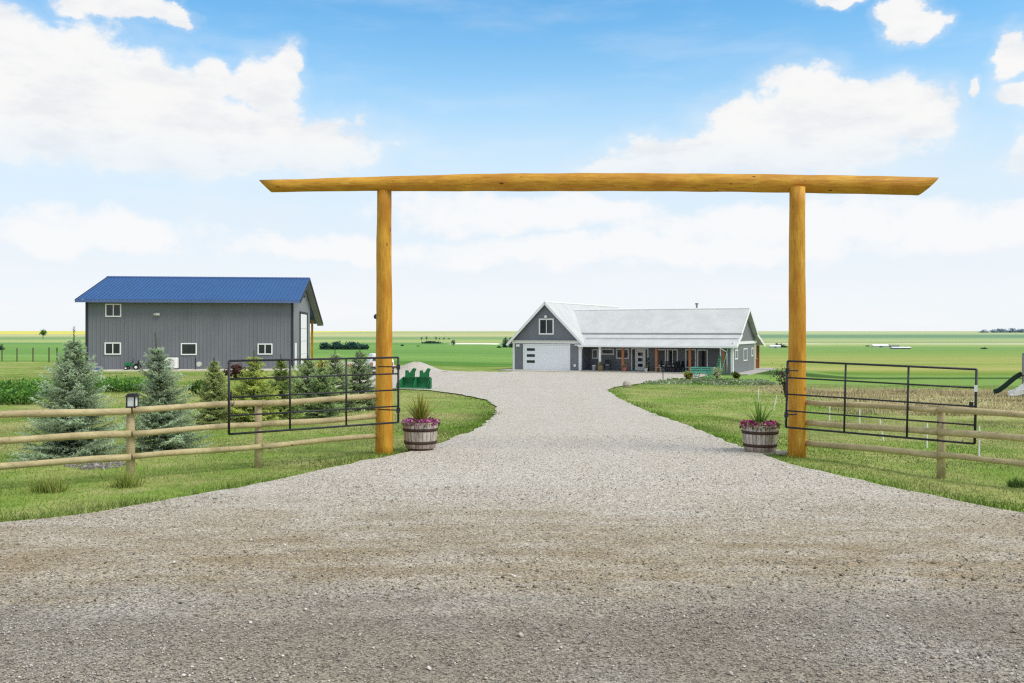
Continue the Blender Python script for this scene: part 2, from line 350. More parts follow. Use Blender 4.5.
def M_ground():
    m, t, b, o = new_mat('grassland')
    p = t.pos(); x, y, z = t.sep(p)
    nA = t.noise(p, .35, 5, .6); nB = t.noise(p, 3.0, 5, .65); nF = t.noise(t.mapv(p, (.25, 1, 1)), .02, 4)
    lawn = t.mix(t.ss(.35, .68, nA), (.20, .32, .05), (.43, .42, .16)); lawn = t.mix(t.m('MULTIPLY', t.ss(.35, .7, nB), .55), lawn, (.13, .22, .035))
    lawn = t.mix(t.m('MULTIPLY', t.ss(.55, .75, t.noise(p, 1.1, 4)), .5), lawn, (.44, .40, .20))
    # lush strip and darker strip in the right-hand yard, dry grass band
    yw = t.m('ADD', y, t.m('MULTIPLY', t.m('SUBTRACT', nA, .5), 8))
    rt = t.ss(11, 15, x)
    dry = t.m('MULTIPLY', t.m('MULTIPLY', t.ss(27, 31, yw), t.ss(54, 47, yw)), rt); lawn = t.mix(t.m('MULTIPLY', dry, .8), lawn, (.52, .45, .25))
    lush = t.m('MULTIPLY', t.ss(50, 56, yw), t.ss(112, 100, y)); lawn = t.mix(t.m('MULTIPLY', lush, t.ss(4, 9, x)), lawn, t.mix(nB, (.17, .30, .06), (.24, .36, .09)))
    dkb = t.m('MULTIPLY', t.ss(80, 83, yw), t.ss(92, 88, yw)); lawn = t.mix(t.m('MULTIPLY', t.m('MULTIPLY', dkb, t.ss(17, 20, x)), 1.0), lawn, (.06, .12, .025))
    # prairie fields: bands by distance, different per side; far ones paled as painted haze
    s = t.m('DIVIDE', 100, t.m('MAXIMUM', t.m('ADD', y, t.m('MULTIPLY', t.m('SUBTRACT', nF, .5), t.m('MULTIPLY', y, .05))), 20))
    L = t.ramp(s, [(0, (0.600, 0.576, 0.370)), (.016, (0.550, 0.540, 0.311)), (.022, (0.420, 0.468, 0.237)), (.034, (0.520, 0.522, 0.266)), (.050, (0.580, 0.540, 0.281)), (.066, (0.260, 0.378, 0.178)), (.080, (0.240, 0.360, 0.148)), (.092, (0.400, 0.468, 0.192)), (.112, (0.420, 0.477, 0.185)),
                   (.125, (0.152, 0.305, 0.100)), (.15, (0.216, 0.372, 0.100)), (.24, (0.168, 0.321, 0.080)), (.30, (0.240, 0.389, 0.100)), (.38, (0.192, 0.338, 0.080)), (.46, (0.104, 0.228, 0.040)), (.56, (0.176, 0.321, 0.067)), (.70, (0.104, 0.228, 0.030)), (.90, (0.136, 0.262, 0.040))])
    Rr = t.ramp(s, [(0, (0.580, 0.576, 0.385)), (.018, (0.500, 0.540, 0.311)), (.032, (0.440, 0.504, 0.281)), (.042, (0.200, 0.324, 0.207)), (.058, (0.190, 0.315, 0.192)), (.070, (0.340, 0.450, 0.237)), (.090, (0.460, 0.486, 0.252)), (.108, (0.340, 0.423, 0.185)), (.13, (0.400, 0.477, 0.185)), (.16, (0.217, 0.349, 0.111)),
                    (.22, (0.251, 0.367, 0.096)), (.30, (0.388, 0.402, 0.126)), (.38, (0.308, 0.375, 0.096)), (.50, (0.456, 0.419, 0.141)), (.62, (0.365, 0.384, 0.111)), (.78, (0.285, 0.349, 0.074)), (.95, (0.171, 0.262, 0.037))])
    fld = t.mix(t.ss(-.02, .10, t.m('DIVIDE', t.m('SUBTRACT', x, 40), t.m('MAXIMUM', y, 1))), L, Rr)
    cano = t.m('MULTIPLY', t.m('MULTIPLY', t.ss(.040, .034, s), t.ss(.008, .012, s)), t.ss(-800, -1100, x)); fld = t.mix(cano, fld, (.74, .66, .17))
    st = t.noise(t.mapv(p, (.06, 1, 1)), .16, 4); fld = t.mix(t.m('MULTIPLY', t.ss(.4, .7, t.m('ADD', t.m('MULTIPLY', st, .6), t.m('MULTIPLY', t.noise(t.mapv(p, (.12, 1, 1)), .03, 6, .65), .4))), .75), fld, t.mix(1, fld, (.62, .76, .5), 'MULTIPLY'))
    fld = t.mix(t.m('MULTIPLY', t.ss(.42, .68, t.noise(t.mapv(p, (.4, 1, 1)), .45, 5, .7)), .4), fld, t.mix(1, fld, (.66, .76, .55), 'MULTIPLY'))
    pond = t.m('MULTIPLY', t.m('MULTIPLY', t.ss(.120, .1225, s), t.ss(.1365, .134, s)), t.m('MULTIPLY', t.ss(-56, -48, x), t.ss(-8, -14, x))); fld = t.mix(pond, fld, (.82, .80, .62))
    strip = t.m('MULTIPLY', t.m('MULTIPLY', t.ss(.114, .117, s), t.ss(.1255, .1225, s)), t.ss(120, 170, x)); fld = t.mix(t.m('MULTIPLY', strip, t.ss(.3, .5, t.noise(t.mapv(p, (1, .1, 1)), .02, 3))), fld, (.66, .62, .46))
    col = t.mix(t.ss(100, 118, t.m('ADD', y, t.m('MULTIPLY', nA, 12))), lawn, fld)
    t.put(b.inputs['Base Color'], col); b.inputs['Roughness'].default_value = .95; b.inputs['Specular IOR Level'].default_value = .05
    t.put(b.inputs['Normal'], t.bump(t.noise(p, 14, 5, .7), .6, .05)); return m
def M_metal_sheet(name, c, rough=.45, spec=.35, metal=0):
    m, t, b, o = new_mat(name); n = t.noise(t.mapv(t.coord(), (1, 1, .3)), .9, 5, .6); f = t.noise(t.coord(), 12, 3)
    col = t.mix(t.ss(.3, .7, n), c, tuple(q * .88 for q in c)); col = t.mix(t.m('MULTIPLY', t.ss(.5, .8, f), .10), col, tuple(q * .7 for q in c))
    t.put(b.inputs['Base Color'], col); b.inputs['Roughness'].default_value = rough; b.inputs['Specular IOR Level'].default_value = spec; b.inputs['Metallic'].default_value = metal
    return m
def M_barrel():
    m, t, b, o = new_mat('weathered_staves'); c = t.coord(); x, y, z = t.sep(c)
    a = t.m('MULTIPLY', t.m('ARCTAN2', y, x), 26 / 6.2832); cell = t.m('FLOOR', a); fr = t.m('FRACT', a)
    rnd = t.m('FRACT', t.m('MULTIPLY', t.m('SINE', t.m('MULTIPLY', cell, 12.9898)), 43758.5))
    gr = t.noise(t.mapv(c, (6, 6, .6)), 8, 5, .6)
    col = t.mix(rnd, (.38, .31, .26), (.60, .54, .48)); col = t.mix(t.ss(.45, .75, gr), col, (.17, .12, .095))
    gap = t.m('MAXIMUM', t.ss(.09, .02, fr), t.ss(.91, .98, fr)); col = t.mix(t.m('MULTIPLY', gap, .85), col, (.05, .035, .028))
    col = t.mix(t.m('MULTIPLY', t.ss(.12, .0, z), .55), col, (.16, .085, .06))
    t.put(b.inputs['Base Color'], col); b.inputs['Roughness'].default_value = .85; t.put(b.inputs['Normal'], t.bump(t.m('SUBTRACT', gr, gap), .5, .008)); return m
def M_glass(name, c=(.018, .022, .026)):
    m, t, b, o = new_mat(name); n = t.noise(t.coord(), 1.5, 3); t.put(b.inputs['Base Color'], t.mix(n, c, tuple(q * 2.2 for q in c)))
    b.inputs['Roughness'].default_value = .06; b.inputs['Specular IOR Level'].default_value = .45; return m
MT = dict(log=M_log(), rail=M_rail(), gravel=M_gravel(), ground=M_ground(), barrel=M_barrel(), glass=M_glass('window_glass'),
    barn=M_metal_sheet('charcoal_cladding', (.19, .20, .225), .6, .2), blue=M_metal_sheet('blue_roofing', (.03, .105, .28), .45, .3), bluet=M_metal_sheet('blue_grey_trim', (.10, .16, .34)),
    dark=mat('dark_trim', (.035, .04, .055)), barnend=M_metal_sheet('light_grey_cladding', (.175, .19, .21)),
    siding=M_metal_sheet('slate_siding', (.185, .20, .228)), roof=M_metal_sheet('pale_grey_roofing', (.60, .615, .60), .5, .2), white=mat('white_paint', (.88, .88, .87), (.82, .83, .83), rough=.5),
    offw=mat('off_white', (.66, .66, .62)), door=mat('overhead_door_white', (.88, .90, .92), (.85, .87, .90), rough=.5), gate=mat('black_gate_paint', (.018, .020, .026), (.035, .035, .04), rough=.45),
    eave=mat('grey_eave_trim', (.42, .43, .44)), steel=mat('dull_steel', (.30, .31, .32), rough=.45, metal=.6), pave=mat('pale_concrete', (.66, .61, .50), (.56, .52, .44), scale=2, rough=.9), conc=mat('concrete', (.50, .48, .43), (.42, .40, .36), scale=2, rough=.9), cedar=mat('stained_cedar_post', (.40, .165, .075), (.30, .11, .05), stretch=(1, 1, .2), scale=14),
    hoop=mat('rusty_hoop', (.035, .024, .02), (.075, .04, .025), rough=.7), soil=mat('soil', (.05, .035, .025)), brick=mat('brick', (.42, .20, .14), (.30, .14, .10), scale=20), slab=mat('paving_slab', (.48, .42, .36), (.36, .31, .27), scale=9),
    green=mat('green_implement_paint', (.015, .21, .075), (.02, .14, .05), scale=4, rough=.5), mint=mat('faded_mint_paint', (.16, .48, .34), (.10, .36, .26), scale=5), black=mat('black_plastic', (.015, .015, .018)),
    rubber=mat('rubber', (.02, .02, .02), rough=.9), leaf=leaf_mat('leaf', .3), needle=leaf_mat('needle', .12), blade=leaf_mat('grass_blade', .25), flower=leaf_mat('petals', .2), stone=leaf_mat('stone_chips', 0, .9),
    bark=mat('bark', (.13, .09, .06), (.07, .05, .035), scale=18, stretch=(1, 1, .3), bump=.02), lamp=mat('frosted_glass', (.78, .79, .78), (.68, .70, .70), rough=.3), terra=mat('terracotta', (.45, .20, .11)), pink=mat('pink_glaze', (.62, .25, .25)),
    tan=mat('tan_wicker', (.40, .27, .15)), slide=mat('dark_green_plastic', (.006, .035, .024), rough=.4), pale=mat('pale_grey_plastic', (.62, .63, .62), rough=.4), brown=mat('brown_furniture', (.10, .06, .04)), stake=mat('white_stake_plastic', (.86, .86, .80), rough=.5))
# ------------------------------------------------------------------ setting: ground, drive, road, pads
yl = np.r_[np.arange(-60, 6, 6), [6, 8], np.arange(9, 27, .5), np.arange(27, 130, 2), np.arange(130, 420, 10), np.geomspace(420, 14000, 40)]
xh = np.r_[np.arange(0, 16, .5), np.arange(16, 60, 2), np.arange(60, 200, 10), np.geomspace(200, 12000, 26)]; xl = np.r_[-xh[:0:-1], xh]
GX, GY = np.meshgrid(xl, yl); V = np.c_[GX.ravel(), GY.ravel(), gz(GX.ravel(), GY.ravel())]; nx = len(xl)
I = np.arange(len(yl) - 1)[:, None] * nx + np.arange(nx - 1)[None]; I = I.ravel()
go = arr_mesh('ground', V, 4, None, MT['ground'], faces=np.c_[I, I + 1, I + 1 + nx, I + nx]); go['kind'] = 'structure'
go.data.polygons.foreach_set('use_smooth', [True] * len(go.data.polygons))

px_left = [(0, 526), (50, 521.5), (100, 516), (200, 497.5), (290, 479.5), (350, 466), (400, 456), (440, 445), (478, 430), (494, 417), (497, 408), (487, 401), (462, 395.5), (430, 391), (395, 389.5), (340, 388), (300, 386.5)]
px_right = [(513, 371.6), (470, 372.2), (440, 370.5), (405, 369.5), (365, 369), (322, 369.4)]
px_house = [(700, 377.8), (672, 380), (640, 384.2), (615, 387.8), (607, 391), (622, 401), (650, 413.5), (690, 428), (735, 446.5), (790, 466), (860, 483), (930, 498), (1024, 517)]
ucs, uss = math.cos(TH), math.sin(TH)
def HW(u, v): return (HO[0] + u * ucs + v * uss, HO[1] - u * uss + v * ucs)
bcs, bss = math.cos(TB), math.sin(TB)
def BW(u, v): return (BO[0] + u * bcs - v * bss, BO[1] + u * bss + v * bcs)
drv = [(-70, 8.6), (-70, 10.2), (-14, 10.3)] + [gp(*p) for p in px_left] + [BW(1.2, -2.2), BW(1.2, 19), (-12, 92), (-9, 88)] + [gp(*p) for p in px_right[::-1]] + \
      [HW(-8, -1.2), HW(-7.6, -.9), HW(8, -.9), HW(13, -1.2)] + [gp(*p) for p in px_house] + [(13, 10.3), (70, 10.2), (70, 8.6)]
drive, DRV = drape('gravel_driveway', drv, MT['gravel'], .045, 1.0, .06, sub=.3)
road, ROAD = drape('gravel_road', [(-70, -14), (-70, 8.6), (70, 8.6), (70, -14)], MT['gravel'], .045, 2.5, 0)
# concrete in front of the garage and under the porch, strip by the barn
def slab(name, fn, u0, u1, v0, v1, z0, z1, m):
    c = [fn(u0, v0), fn(u1, v0), fn(u1, v1), fn(u0, v1)]; mb = MB().prism(c, z0, z1, 'z'); o = mb.build(name, m); o['kind'] = 'structure'; return o
slab('concrete_apron', HW, -7.8, .2, -2.6, -.012, HZ - .3, HZ + .09, MT['conc'])
slab('porch_pavement', HW, .212, 13.58, -.7, 2.38, HZ - .3, HZ + .12, MT['conc'])
slab('barn_pavement', BW, -16.6, .6, -2.4, -.012, BZ - .3, BZ + .08, MT['pave'])
slab('barn_floor', BW, -15.3, -.2, 13.2, 19, BZ - .3, BZ + .06, MT['conc'])
slab('back_pavement', HW, 8, 16.2, 10.25, 14.2, HZ - .3, HZ + .12, MT['conc'])
slab('side_pavement', HW, 14.78, 16.2, -.4, 10.22, HZ - .3, HZ + .09, MT['conc'])

def chips(name, n, area, size, tones, lift=.05):
    x, y = area(n); n = len(x); z = gz(x, y) + lift
    O = np.array([(1, 0, 0), (-1, 0, 0), (0, 1, 0), (0, -1, 0), (0, 0, 1), (0, 0, -1)], float); Fc = np.array([(0, 2, 4), (2, 1, 4), (1, 3, 4), (3, 0, 4), (2, 0, 5), (1, 2, 5), (3, 1, 5), (0, 3, 5)])
    r = size * np.exp(RNG.normal(0, .42, n)); V = O[None] * RNG.uniform(.65, 1.25, (n, 6, 1)) * np.array([1, .8, .6]) * r[:, None, None]
    a = RNG.uniform(0, 6.28, n); c, s = np.cos(a)[:, None], np.sin(a)[:, None]; X = V[..., 0] * c - V[..., 1] * s; Y = V[..., 0] * s + V[..., 1] * c
    tl = RNG.normal(0, .35, (n, 1)); Z = V[..., 2] + X * tl; V = np.stack([X, Y, Z], -1) + np.stack([x, y, z + r * .15], -1)[:, None]
    tn = np.array(tones)[RNG.integers(0, len(tones), n)] * RNG.uniform(.7, 1.2, (n, 1))
    return arr_mesh(name, V, 3, np.repeat(tn, 6, 0), MT['stone'], faces=(Fc[None] + 6 * np.arange(n)[:, None, None]).reshape(-1, 3))
def road_area(n):
    y = 5.2 + 15 * RNG.random(n) ** 1.9; x = RNG.uniform(-1, 1, n) * (y * .62 + 1); k = (inside(DRV, x, y) & (edge_dist(DRV[3:-3], x, y) > .05)) | (y < 8.6)
    dens = .25 + .75 * vnoise(x * .5, y, .9, 3); k &= RNG.random(n) < dens; return x[k], y[k]
GT = [(.46, .42, .36), (.31, .285, .245), (.52, .47, .39), (.38, .32, .24), (.62, .58, .52), (.27, .245, .21), (.36, .335, .31)]
tag(chips('gravel_stones', 150000, road_area, .0068, GT), 'loose pale and brown stones strewn over the gravel road and drive', 'gravel', kind='stuff')
def clod_area(n):
    y = RNG.uniform(7.4, 9.2, n); x = RNG.uniform(-8, 8, n); return x, y
tag(chips('gravel_clods', 1500, clod_area, .011, [(.30, .23, .15), (.24, .18, .11), (.36, .30, .22), (.15, .11, .075)]), 'brown dirt clods along the seam between road and drive', 'dirt', kind='stuff')

# ------------------------------------------------------------------ grass
def grass(name, label, X0, X1, Y0, Y1, n, hgt, cols, keep, width=.009, lean=.45):
    x = RNG.uniform(X0, X1, n); y = Y0 + (Y1 - Y0) * RNG.random(n) ** 1.25
    k = (np.abs(x) < .66 * y + 2) & keep(x, y); x, y = x[k], y[k]; ins = inside(DRV, x, y); e = edge_dist(DRV[2:-2], x, y); k = ~ins | ((e < .55 * vnoise(x, y, 1.6, 21) ** 2) & (RNG.random(len(x)) < .35)); x, y = x[k], y[k]; n = len(x)
    e = edge_dist(DRV, x, y); tall = np.exp(-(e / .6) ** 2) * (.35 + 1.0 * vnoise(x, y, .9, 22)); pn = vnoise(x, y, .33, 5); pn2 = vnoise(x, y, 1.3, 6); pn3 = vnoise(x, y, .11, 9)
    h = hgt * RNG.uniform(.5, 1.3, n) * (.7 + .7 * pn2) * (1 + 2.6 * tall * pn2 + 2.2 * (RNG.random(n) < .012)); D = unit(np.c_[RNG.normal(0, lean, (n, 2)), np.ones(n)])
    P = np.c_[x, y, gz(x, y) - .005]; tan = sstep(.38, .72, (.95 * pn + .35 * pn2 + .5 * pn3 - .33) + RNG.normal(0, .12, n)) * np.clip(1 - .9 * tall, 0, 1)
    c = np.array(cols[0]) * (1 - tan[:, None]) + np.array(cols[1]) * tan[:, None]; c = c * (1 - .3 * tall[:, None]) + np.array(cols[2]) * .3 * tall[:, None]
    c *= RNG.uniform(.6, 1.3, (n, 1)) * (.58 + .8 * vnoise(x, y, .7, 31) * (1 - .35 * tall))[:, None]; w = width * (.7 + y / 22)
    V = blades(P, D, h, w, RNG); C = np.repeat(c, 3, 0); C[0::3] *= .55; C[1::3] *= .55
    return tag(arr_mesh(name, V, 3, C, MT['blade']), label, 'grass', kind='stuff')
GC = [(.25, .385, .06), (.58, .53, .26), (.19, .41, .045)]
mulch = [gp(p, q) for p, q in ((64, 466), (85, 461.5), (120, 460.5), (133, 463), (118, 468), (86, 470.5))]
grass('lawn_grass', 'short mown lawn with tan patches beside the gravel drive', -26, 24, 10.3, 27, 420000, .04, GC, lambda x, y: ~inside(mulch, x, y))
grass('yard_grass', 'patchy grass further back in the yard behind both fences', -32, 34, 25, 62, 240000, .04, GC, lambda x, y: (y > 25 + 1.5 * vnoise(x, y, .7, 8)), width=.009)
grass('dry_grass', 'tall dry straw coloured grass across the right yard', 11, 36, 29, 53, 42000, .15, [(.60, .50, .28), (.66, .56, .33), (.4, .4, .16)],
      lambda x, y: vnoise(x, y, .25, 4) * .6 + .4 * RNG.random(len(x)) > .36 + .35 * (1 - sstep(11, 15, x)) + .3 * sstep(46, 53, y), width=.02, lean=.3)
tag(chips('rock_mulch', 500, lambda n: (lambda x, y: (x[inside(mulch, x, y)], y[inside(mulch, x, y)]))(RNG.uniform(-8, -5.5, n * 6), RNG.uniform(14, 17.5, n * 6)), .03,
     [(.26, .23, .22), (.20, .18, .17), (.33, .30, .28)], .0), 'grey rock mulch under the big blue spruce', 'gravel', kind='stuff')

# ------------------------------------------------------------------ log gateway
gw = thing('log_gateway', 'tall varnished log ranch gateway spanning the gravel drive', 'gateway', (0, 17, 0))
def logpost(x, y, z0, z1, r0, r1):
    mb = MB(); k = 16; path = [(x - gw.location.x + .004 * math.sin(i * .9), y - 17 + .004 * math.cos(i * 1.3), z0 + (z1 - z0) * i / k) for i in range(k + 1)]
    mb.tube(path, [r0 + (r1 - r0) * i / k + .002 * math.sin(i * 2.1) for i in range(k + 1)], 20, .008); return mb.build('post', MT['log'], gw, True)
PL, PR = (-2.43, 17.1), (5.26, 16.6)
logpost(PL[0], PL[1], g(*PL) - .15, 5.0, .172, .135); logpost(PR[0], PR[1], g(*PR) - .15, 4.95, .168, .138)
mb = MB(); nb_ = 40; nr = 22; vs = []; fs = []
xs = np.linspace(-4.70, 7.70, nb_ + 1); bz = lambda u: 5.06 - .085 * u + .155 * 4 * u * (1 - u) * .5
for i, xx in enumerate(xs):
    u = i / nb_; r = .118 + .05 * sstep(0, .42, u) + .006 * math.sin(i * 1.7) * .5; zc = bz(u); yc = .15 - .5 * u + .012 * math.sin(i * .8)
    sh = -1.0 if i == 0 else 1.1 if i == nb_ else 0
    for k in range(nr):
        a = 2 * math.pi * k / nr; rr = r * (1 + random.uniform(-.012, .012)); zz_ = rr * math.sin(a); vs.append((xx + sh * zz_ , yc + rr * math.cos(a), zc + zz_))
fs = [(i * nr + k, i * nr + (k + 1) % nr, (i + 1) * nr + (k + 1) % nr, (i + 1) * nr + k) for i in range(nb_) for k in range(nr)] + [tuple(range(nr))[::-1], tuple(nb_ * nr + k for k in range(nr))]
# the beam's grain runs along its own local z: model it lying along z and turn it
mb.add([(p[2] - 5, p[1], -(p[0])) for p in vs], fs); bm_ = mb.build('crossbeam', MT['log'], gw, True)
bm_.location = (0, 0, 5.0); bm_.rotation_euler = (0, math.radians(-90), 0)
bm_.matrix_basis = Matrix.Translation((0, 0, 5)) @ Matrix(((0, 0, -1, 0), (0, 1, 0, 0), (1, 0, 0, 0), (0, 0, 0, 1)))

# ------------------------------------------------------------------ pipe gates
def gate(label, A, B, ztop, zbot, free_first, loops=True):
    """A,B: ends in plan, A hinge end"""
    t_ = thing('metal_gate', label, 'gate', (A[0], A[1], 0)); dx, dy = B[0] - A[0], B[1] - A[1]; L = math.hypot(dx, dy); t_.rotation_euler.z = math.atan2(dy, dx)
    h = ztop - zbot
    fr = MB(); fr.tube([(0, 0, zbot), (0, 0, ztop)], .020, 12); fr.tube([(L, 0, zbot), (L, 0, ztop)], .020, 12); fr.tube([(0, 0, ztop), (L, 0, ztop)], .018, 12); fr.tube([(0, 0, zbot), (L, 0, zbot)], .018, 12); fr.build('frame', MT['gate'], t_, True)
    for i in (1, 2, 3): MB().tube([(.0, 0, zbot + h * i / 4), (L, 0, zbot + h * i / 4)], .0145, 10).build('rail', MT['gate'], t_, True)
    for i in (1, 2): MB().tube([(L * i / 3, -.001, zbot), (L * i / 3, -.001, ztop)], .017, 10).build('upright', MT['gate'], t_, True)
    return t_, L, h
zt, zb_ = H - 26.5 * 16.6 / F, H - 91.5 * 16.6 / F
gl, Lg, hg = gate('black pipe gate swung open against the left rail fence', (-2.1, 16.62), (-4.63, 14.72), zt, zb_, True)
for z in (zb_ + .18, zt - .22):
    mb = MB(); mb.tube([(.0, 0, z), (.0, 0, z + .09)], .036, 10); mb.bar((.0, .0, z + .045), (.22, -.36, z + .045), .022); mb.build('hinge', MT['gate'], gl)
mb = MB()
for i in range(9):
    a = i / 8; c = Vector((Lg - .12 + .1 * a, -.04, zb_ + hg * .52 - .16 * math.sin(math.pi * a))); mb.tube([c + Vector((.016 * math.cos(q), .006 * math.sin(q), .016 * math.sin(q))) for q in np.linspace(0, 6.28, 7)], .005, 5)
mb.box(Lg - .06, Lg - .0, -.045, -.03, zb_ + hg * .46, zb_ + hg * .58); mb.build('latch_chain', MT['gate'], gl)
zt2, zb2 = H - 29.5 * 16.55 / F, H - 94.7 * 16.55 / F
gr_, Lr, hr = gate('black pipe gate swung open against the right rail fence', (4.95, 16.3), (7.44, 14.5), zt2, zb2, True); gr_.rotation_euler.y = .024
for z in (zb2 + .18, zt2 - .22):
    mb = MB(); mb.tube([(0, 0, z), (0, 0, z + .09)], .036, 10); mb.bar((0, 0, z + .045), (.12, .22, z + .045), .022); mb.build('hinge', MT['gate'], gr_)
MB().box(Lr - .09, Lr - .03, -.05, -.028, zb2 + hr * .46, zb2 + hr * .56).build('latch', MT['gate'], gr_)
MB().box(Lr - .025, Lr + .025, -.034, -.027, zb2 + hr * .70, zb2 + hr * .79).build('reflector', MT['white'], gr_)

# ------------------------------------------------------------------ rail fences
def rail_fence(label, pts, zs, side):
    t_ = thing('rail_fence', label, 'fence', (pts[1][0], pts[1][1], 0)); o = Vector((pts[1][0], pts[1][1], 0))
    for i, p in enumerate(pts):
        if i == 0: continue
        zg = g(p[0], p[1]); q = Vector((p[0], p[1], 0)) - o
        MB().tube([q + Vector((0, .0, zg - .1)), q + Vector((.006, .0, .5)), q + Vector((0, 0, zs[0] + .015)), q + Vector((0, 0, zs[0] + .03))], [.068, .066, .062, .045], 14, .02).build('fence_post', MT['rail'], t_, True)
    for i in range(len(pts) - 1):
        for z in zs:
            a, b = (Vector((*pts[k], 0)) - o for k in (i, i + 1)); d = (b - a).normalized(); off = Vector((d.y, -d.x, 0)) * side * (.10 if i else .07)
            ph = random.uniform(0, 6); path = []
            e0, e1 = (-.0, .0)
            for k in range(9):
                u = k / 8; path.append(a.lerp(b, u) + off * (1 if i else (.2 + .8 * min(1, u * 3))) + Vector((0, 0, z + .012 * math.sin(ph + u * 5) + (.01 if i % 2 else 0))))
            r = random.uniform(.047, .056); m_ = MB().tube(path, [r + .003 * math.sin(ph + k) for k in range(9)], 12, .03).build('rail', MT['rail'], t_, True)
    return t_
FL = [(-2.58, 17.05), (-4.37, 15.5), (-6.0, 14.15), (-8.1, 13.05), (-10.3, 12.2)]
rail_fence('pale pine three rail fence left of the gateway', FL, (1.06, .69, .32), -1)
FR = [(5.42, 16.5), (7.07, 14.83), (8.9, 13.0), (10.9, 11.6)]
rail_fence('weathered pine three rail fence right of the gateway', FR, (1.0, .63, .255), 1)

# post-top lantern
ln = thing('post_lantern', 'small black solar lantern with white panes on a left fence post', 'lantern', (-5.96, 14.13, 1.095))
mb = MB(); mb.box(-.075, .075, -.075, .075, 0, .025)
for a, b in ((-1, -1), (1, -1), (1, 1), (-1, 1)): mb.box(a * .062 - .008, a * .062 + .008, b * .062 - .008, b * .062 + .008, .025, .175)
mb.build('frame', MT['black'], ln); MB().box(-.058, .058, -.058, .058, .026, .174).build('pane', MT['lamp'], ln)
MB().add([(-.09, -.09, .175), (.09, -.09, .175), (.09, .09, .175), (-.09, .09, .175), (-.05, -.05, .225), (.05, -.05, .225), (.05, .05, .225), (-.05, .05, .225)], [(3, 2, 1, 0), (4, 5, 6, 7), (0, 1, 5, 4), (1, 2, 6, 5), (2, 3, 7, 6), (3, 0, 4, 7)]).build('cap', MT['black'], ln)

# ------------------------------------------------------------------ planters
def planter(label, x, y, lift, spiky, seed):
    rng = np.random.default_rng(seed); z = g(x, y) + lift; t_ = thing('barrel_planter', label, 'planter', (x, y, z), random.uniform(0, 6))
    prof = [(.285, 0), (.305, .10), (.322, .25), (.335, .40), (.338, .50), (.315, .50), (.31, .43), (.0, .42)]
    MB().lathe(prof, 52).build('barrel', MT['barrel'], t_, False)
    for za, ra in ((.085, .303), (.33, .329)):
        MB().lathe([(ra, za), (ra + .011, za), (ra + .017, za + .055), (ra + .006, za + .055), (ra, za)], 52).build('hoop', MT['hoop'], t_, True)
    MB().lathe([(.30, .425), (.27, .455), (0, .47)], 24).build('soil', MT['soil'], t_, True)
    # spiky or leafy centre
    n = 150 if spiky else 44; V = []; C = []
    for i in range(n):
        a = rng.uniform(0, 6.28); ln_ = rng.uniform(.38, .68); tilt = abs(rng.normal(0, .62)) if spiky else abs(rng.normal(0, .75)); hd = np.array([math.cos(a), math.sin(a), 0]); p = hd * .05 * rng.random() + [0, 0, .46]; w = .011 if spiky else .019; s = np.array([-math.sin(a), math.cos(a), 0]) * w
        col = np.array((.52, .47, .09) if rng.random() < .6 else (.20, .28, .05)) * rng.uniform(.6, 1.25) if spiky else np.array((.30, .52, .10)) * rng.uniform(.6, 1.3)
        prev = p; K = 4
        for k in range(K):
            th = tilt + .55 * tilt * (k / K); nx_ = prev + (hd * math.sin(th) + np.array([0, 0, math.cos(th)])) * ln_ / K; w0, w1 = 1 - (k / K) ** 2, 1 - ((k + 1) / K) ** 2
            V += [prev - s * w0, prev + s * w0, nx_ + s * w1, nx_ - s * w1]; f0 = .5 + .5 * k / K; C += [col * f0] * 4; prev = nx_
    arr_mesh('spike_leaves' if spiky else 'leafy_plant', np.array(V), 4, np.array(C), MT['leaf'], t_)
    # flower ring
    n = 1500; a = rng.uniform(0, 6.28, n); r = rng.uniform(.12, .37, n); P = np.c_[np.cos(a) * r, np.sin(a) * r, .46 + rng.uniform(-.04, .075, n) * (1 - (r - .2) ** 2 * 6)]
    isf = rng.random(n) < .5; cl_ = vnoise(np.cos(a) * 3, np.sin(a) * 3, 1.3, seed)
    pal = np.array([(.52, .09, .33), (.66, .28, .52), (.36, .04, .20), (.60, .14, .36)]) if spiky else np.array([(.38, .02, .13), (.48, .06, .24), (.62, .30, .28), (.26, .015, .11)])
    c = np.where(isf[:, None], pal[np.clip((cl_ * 4).astype(int), 0, 3)], np.array([(.08, .15, .03)])) * rng.uniform(.6, 1.4, (n, 1)); P[isf, 2] += .02
    arr_mesh('flowers', leaves(P, np.where(isf, .024, .022), rng, .9, .9), 4, np.repeat(c, 4, 0), MT['flower'], t_)
    return t_
pl = at(420.5, 444, 17.4); pr_ = at(760, 450, 17.15)
planter('half barrel planter with tall golden spiky plant beside left gate post', pl.x, pl.y, .085, True, 3)
planter('half barrel planter with crimson flowers and leafy greens near right gate post', pr_.x, pr_.y, .06, False, 4)
for (x, y, w, m, lab) in ((pl.x + .08, pl.y - .06, .2, 'brick', 'reddish brick propped under the spiky barrel planter'), (pl.x - .15, pl.y + .1, .2, 'brick', 'second brick hidden at the back under the spiky barrel planter')):
    tag(MB().box(-w / 2, w / 2, -.05, .05, 0, .082).build('brick', MT[m], None, bevel=.006), lab, 'brick').location = (x, y, g(x, y))
tag(MB().prism([(-.32, -.25), (.3, -.3), (.36, .2), (-.3, .3)], 0, .055, 'z').build('paving_slab', MT['slab'], None, bevel=.01), 'flat pale paving slab under the crimson flower barrel', 'slab').location = (pr_.x + .06, pr_.y - .04, g(pr_.x, pr_.y))
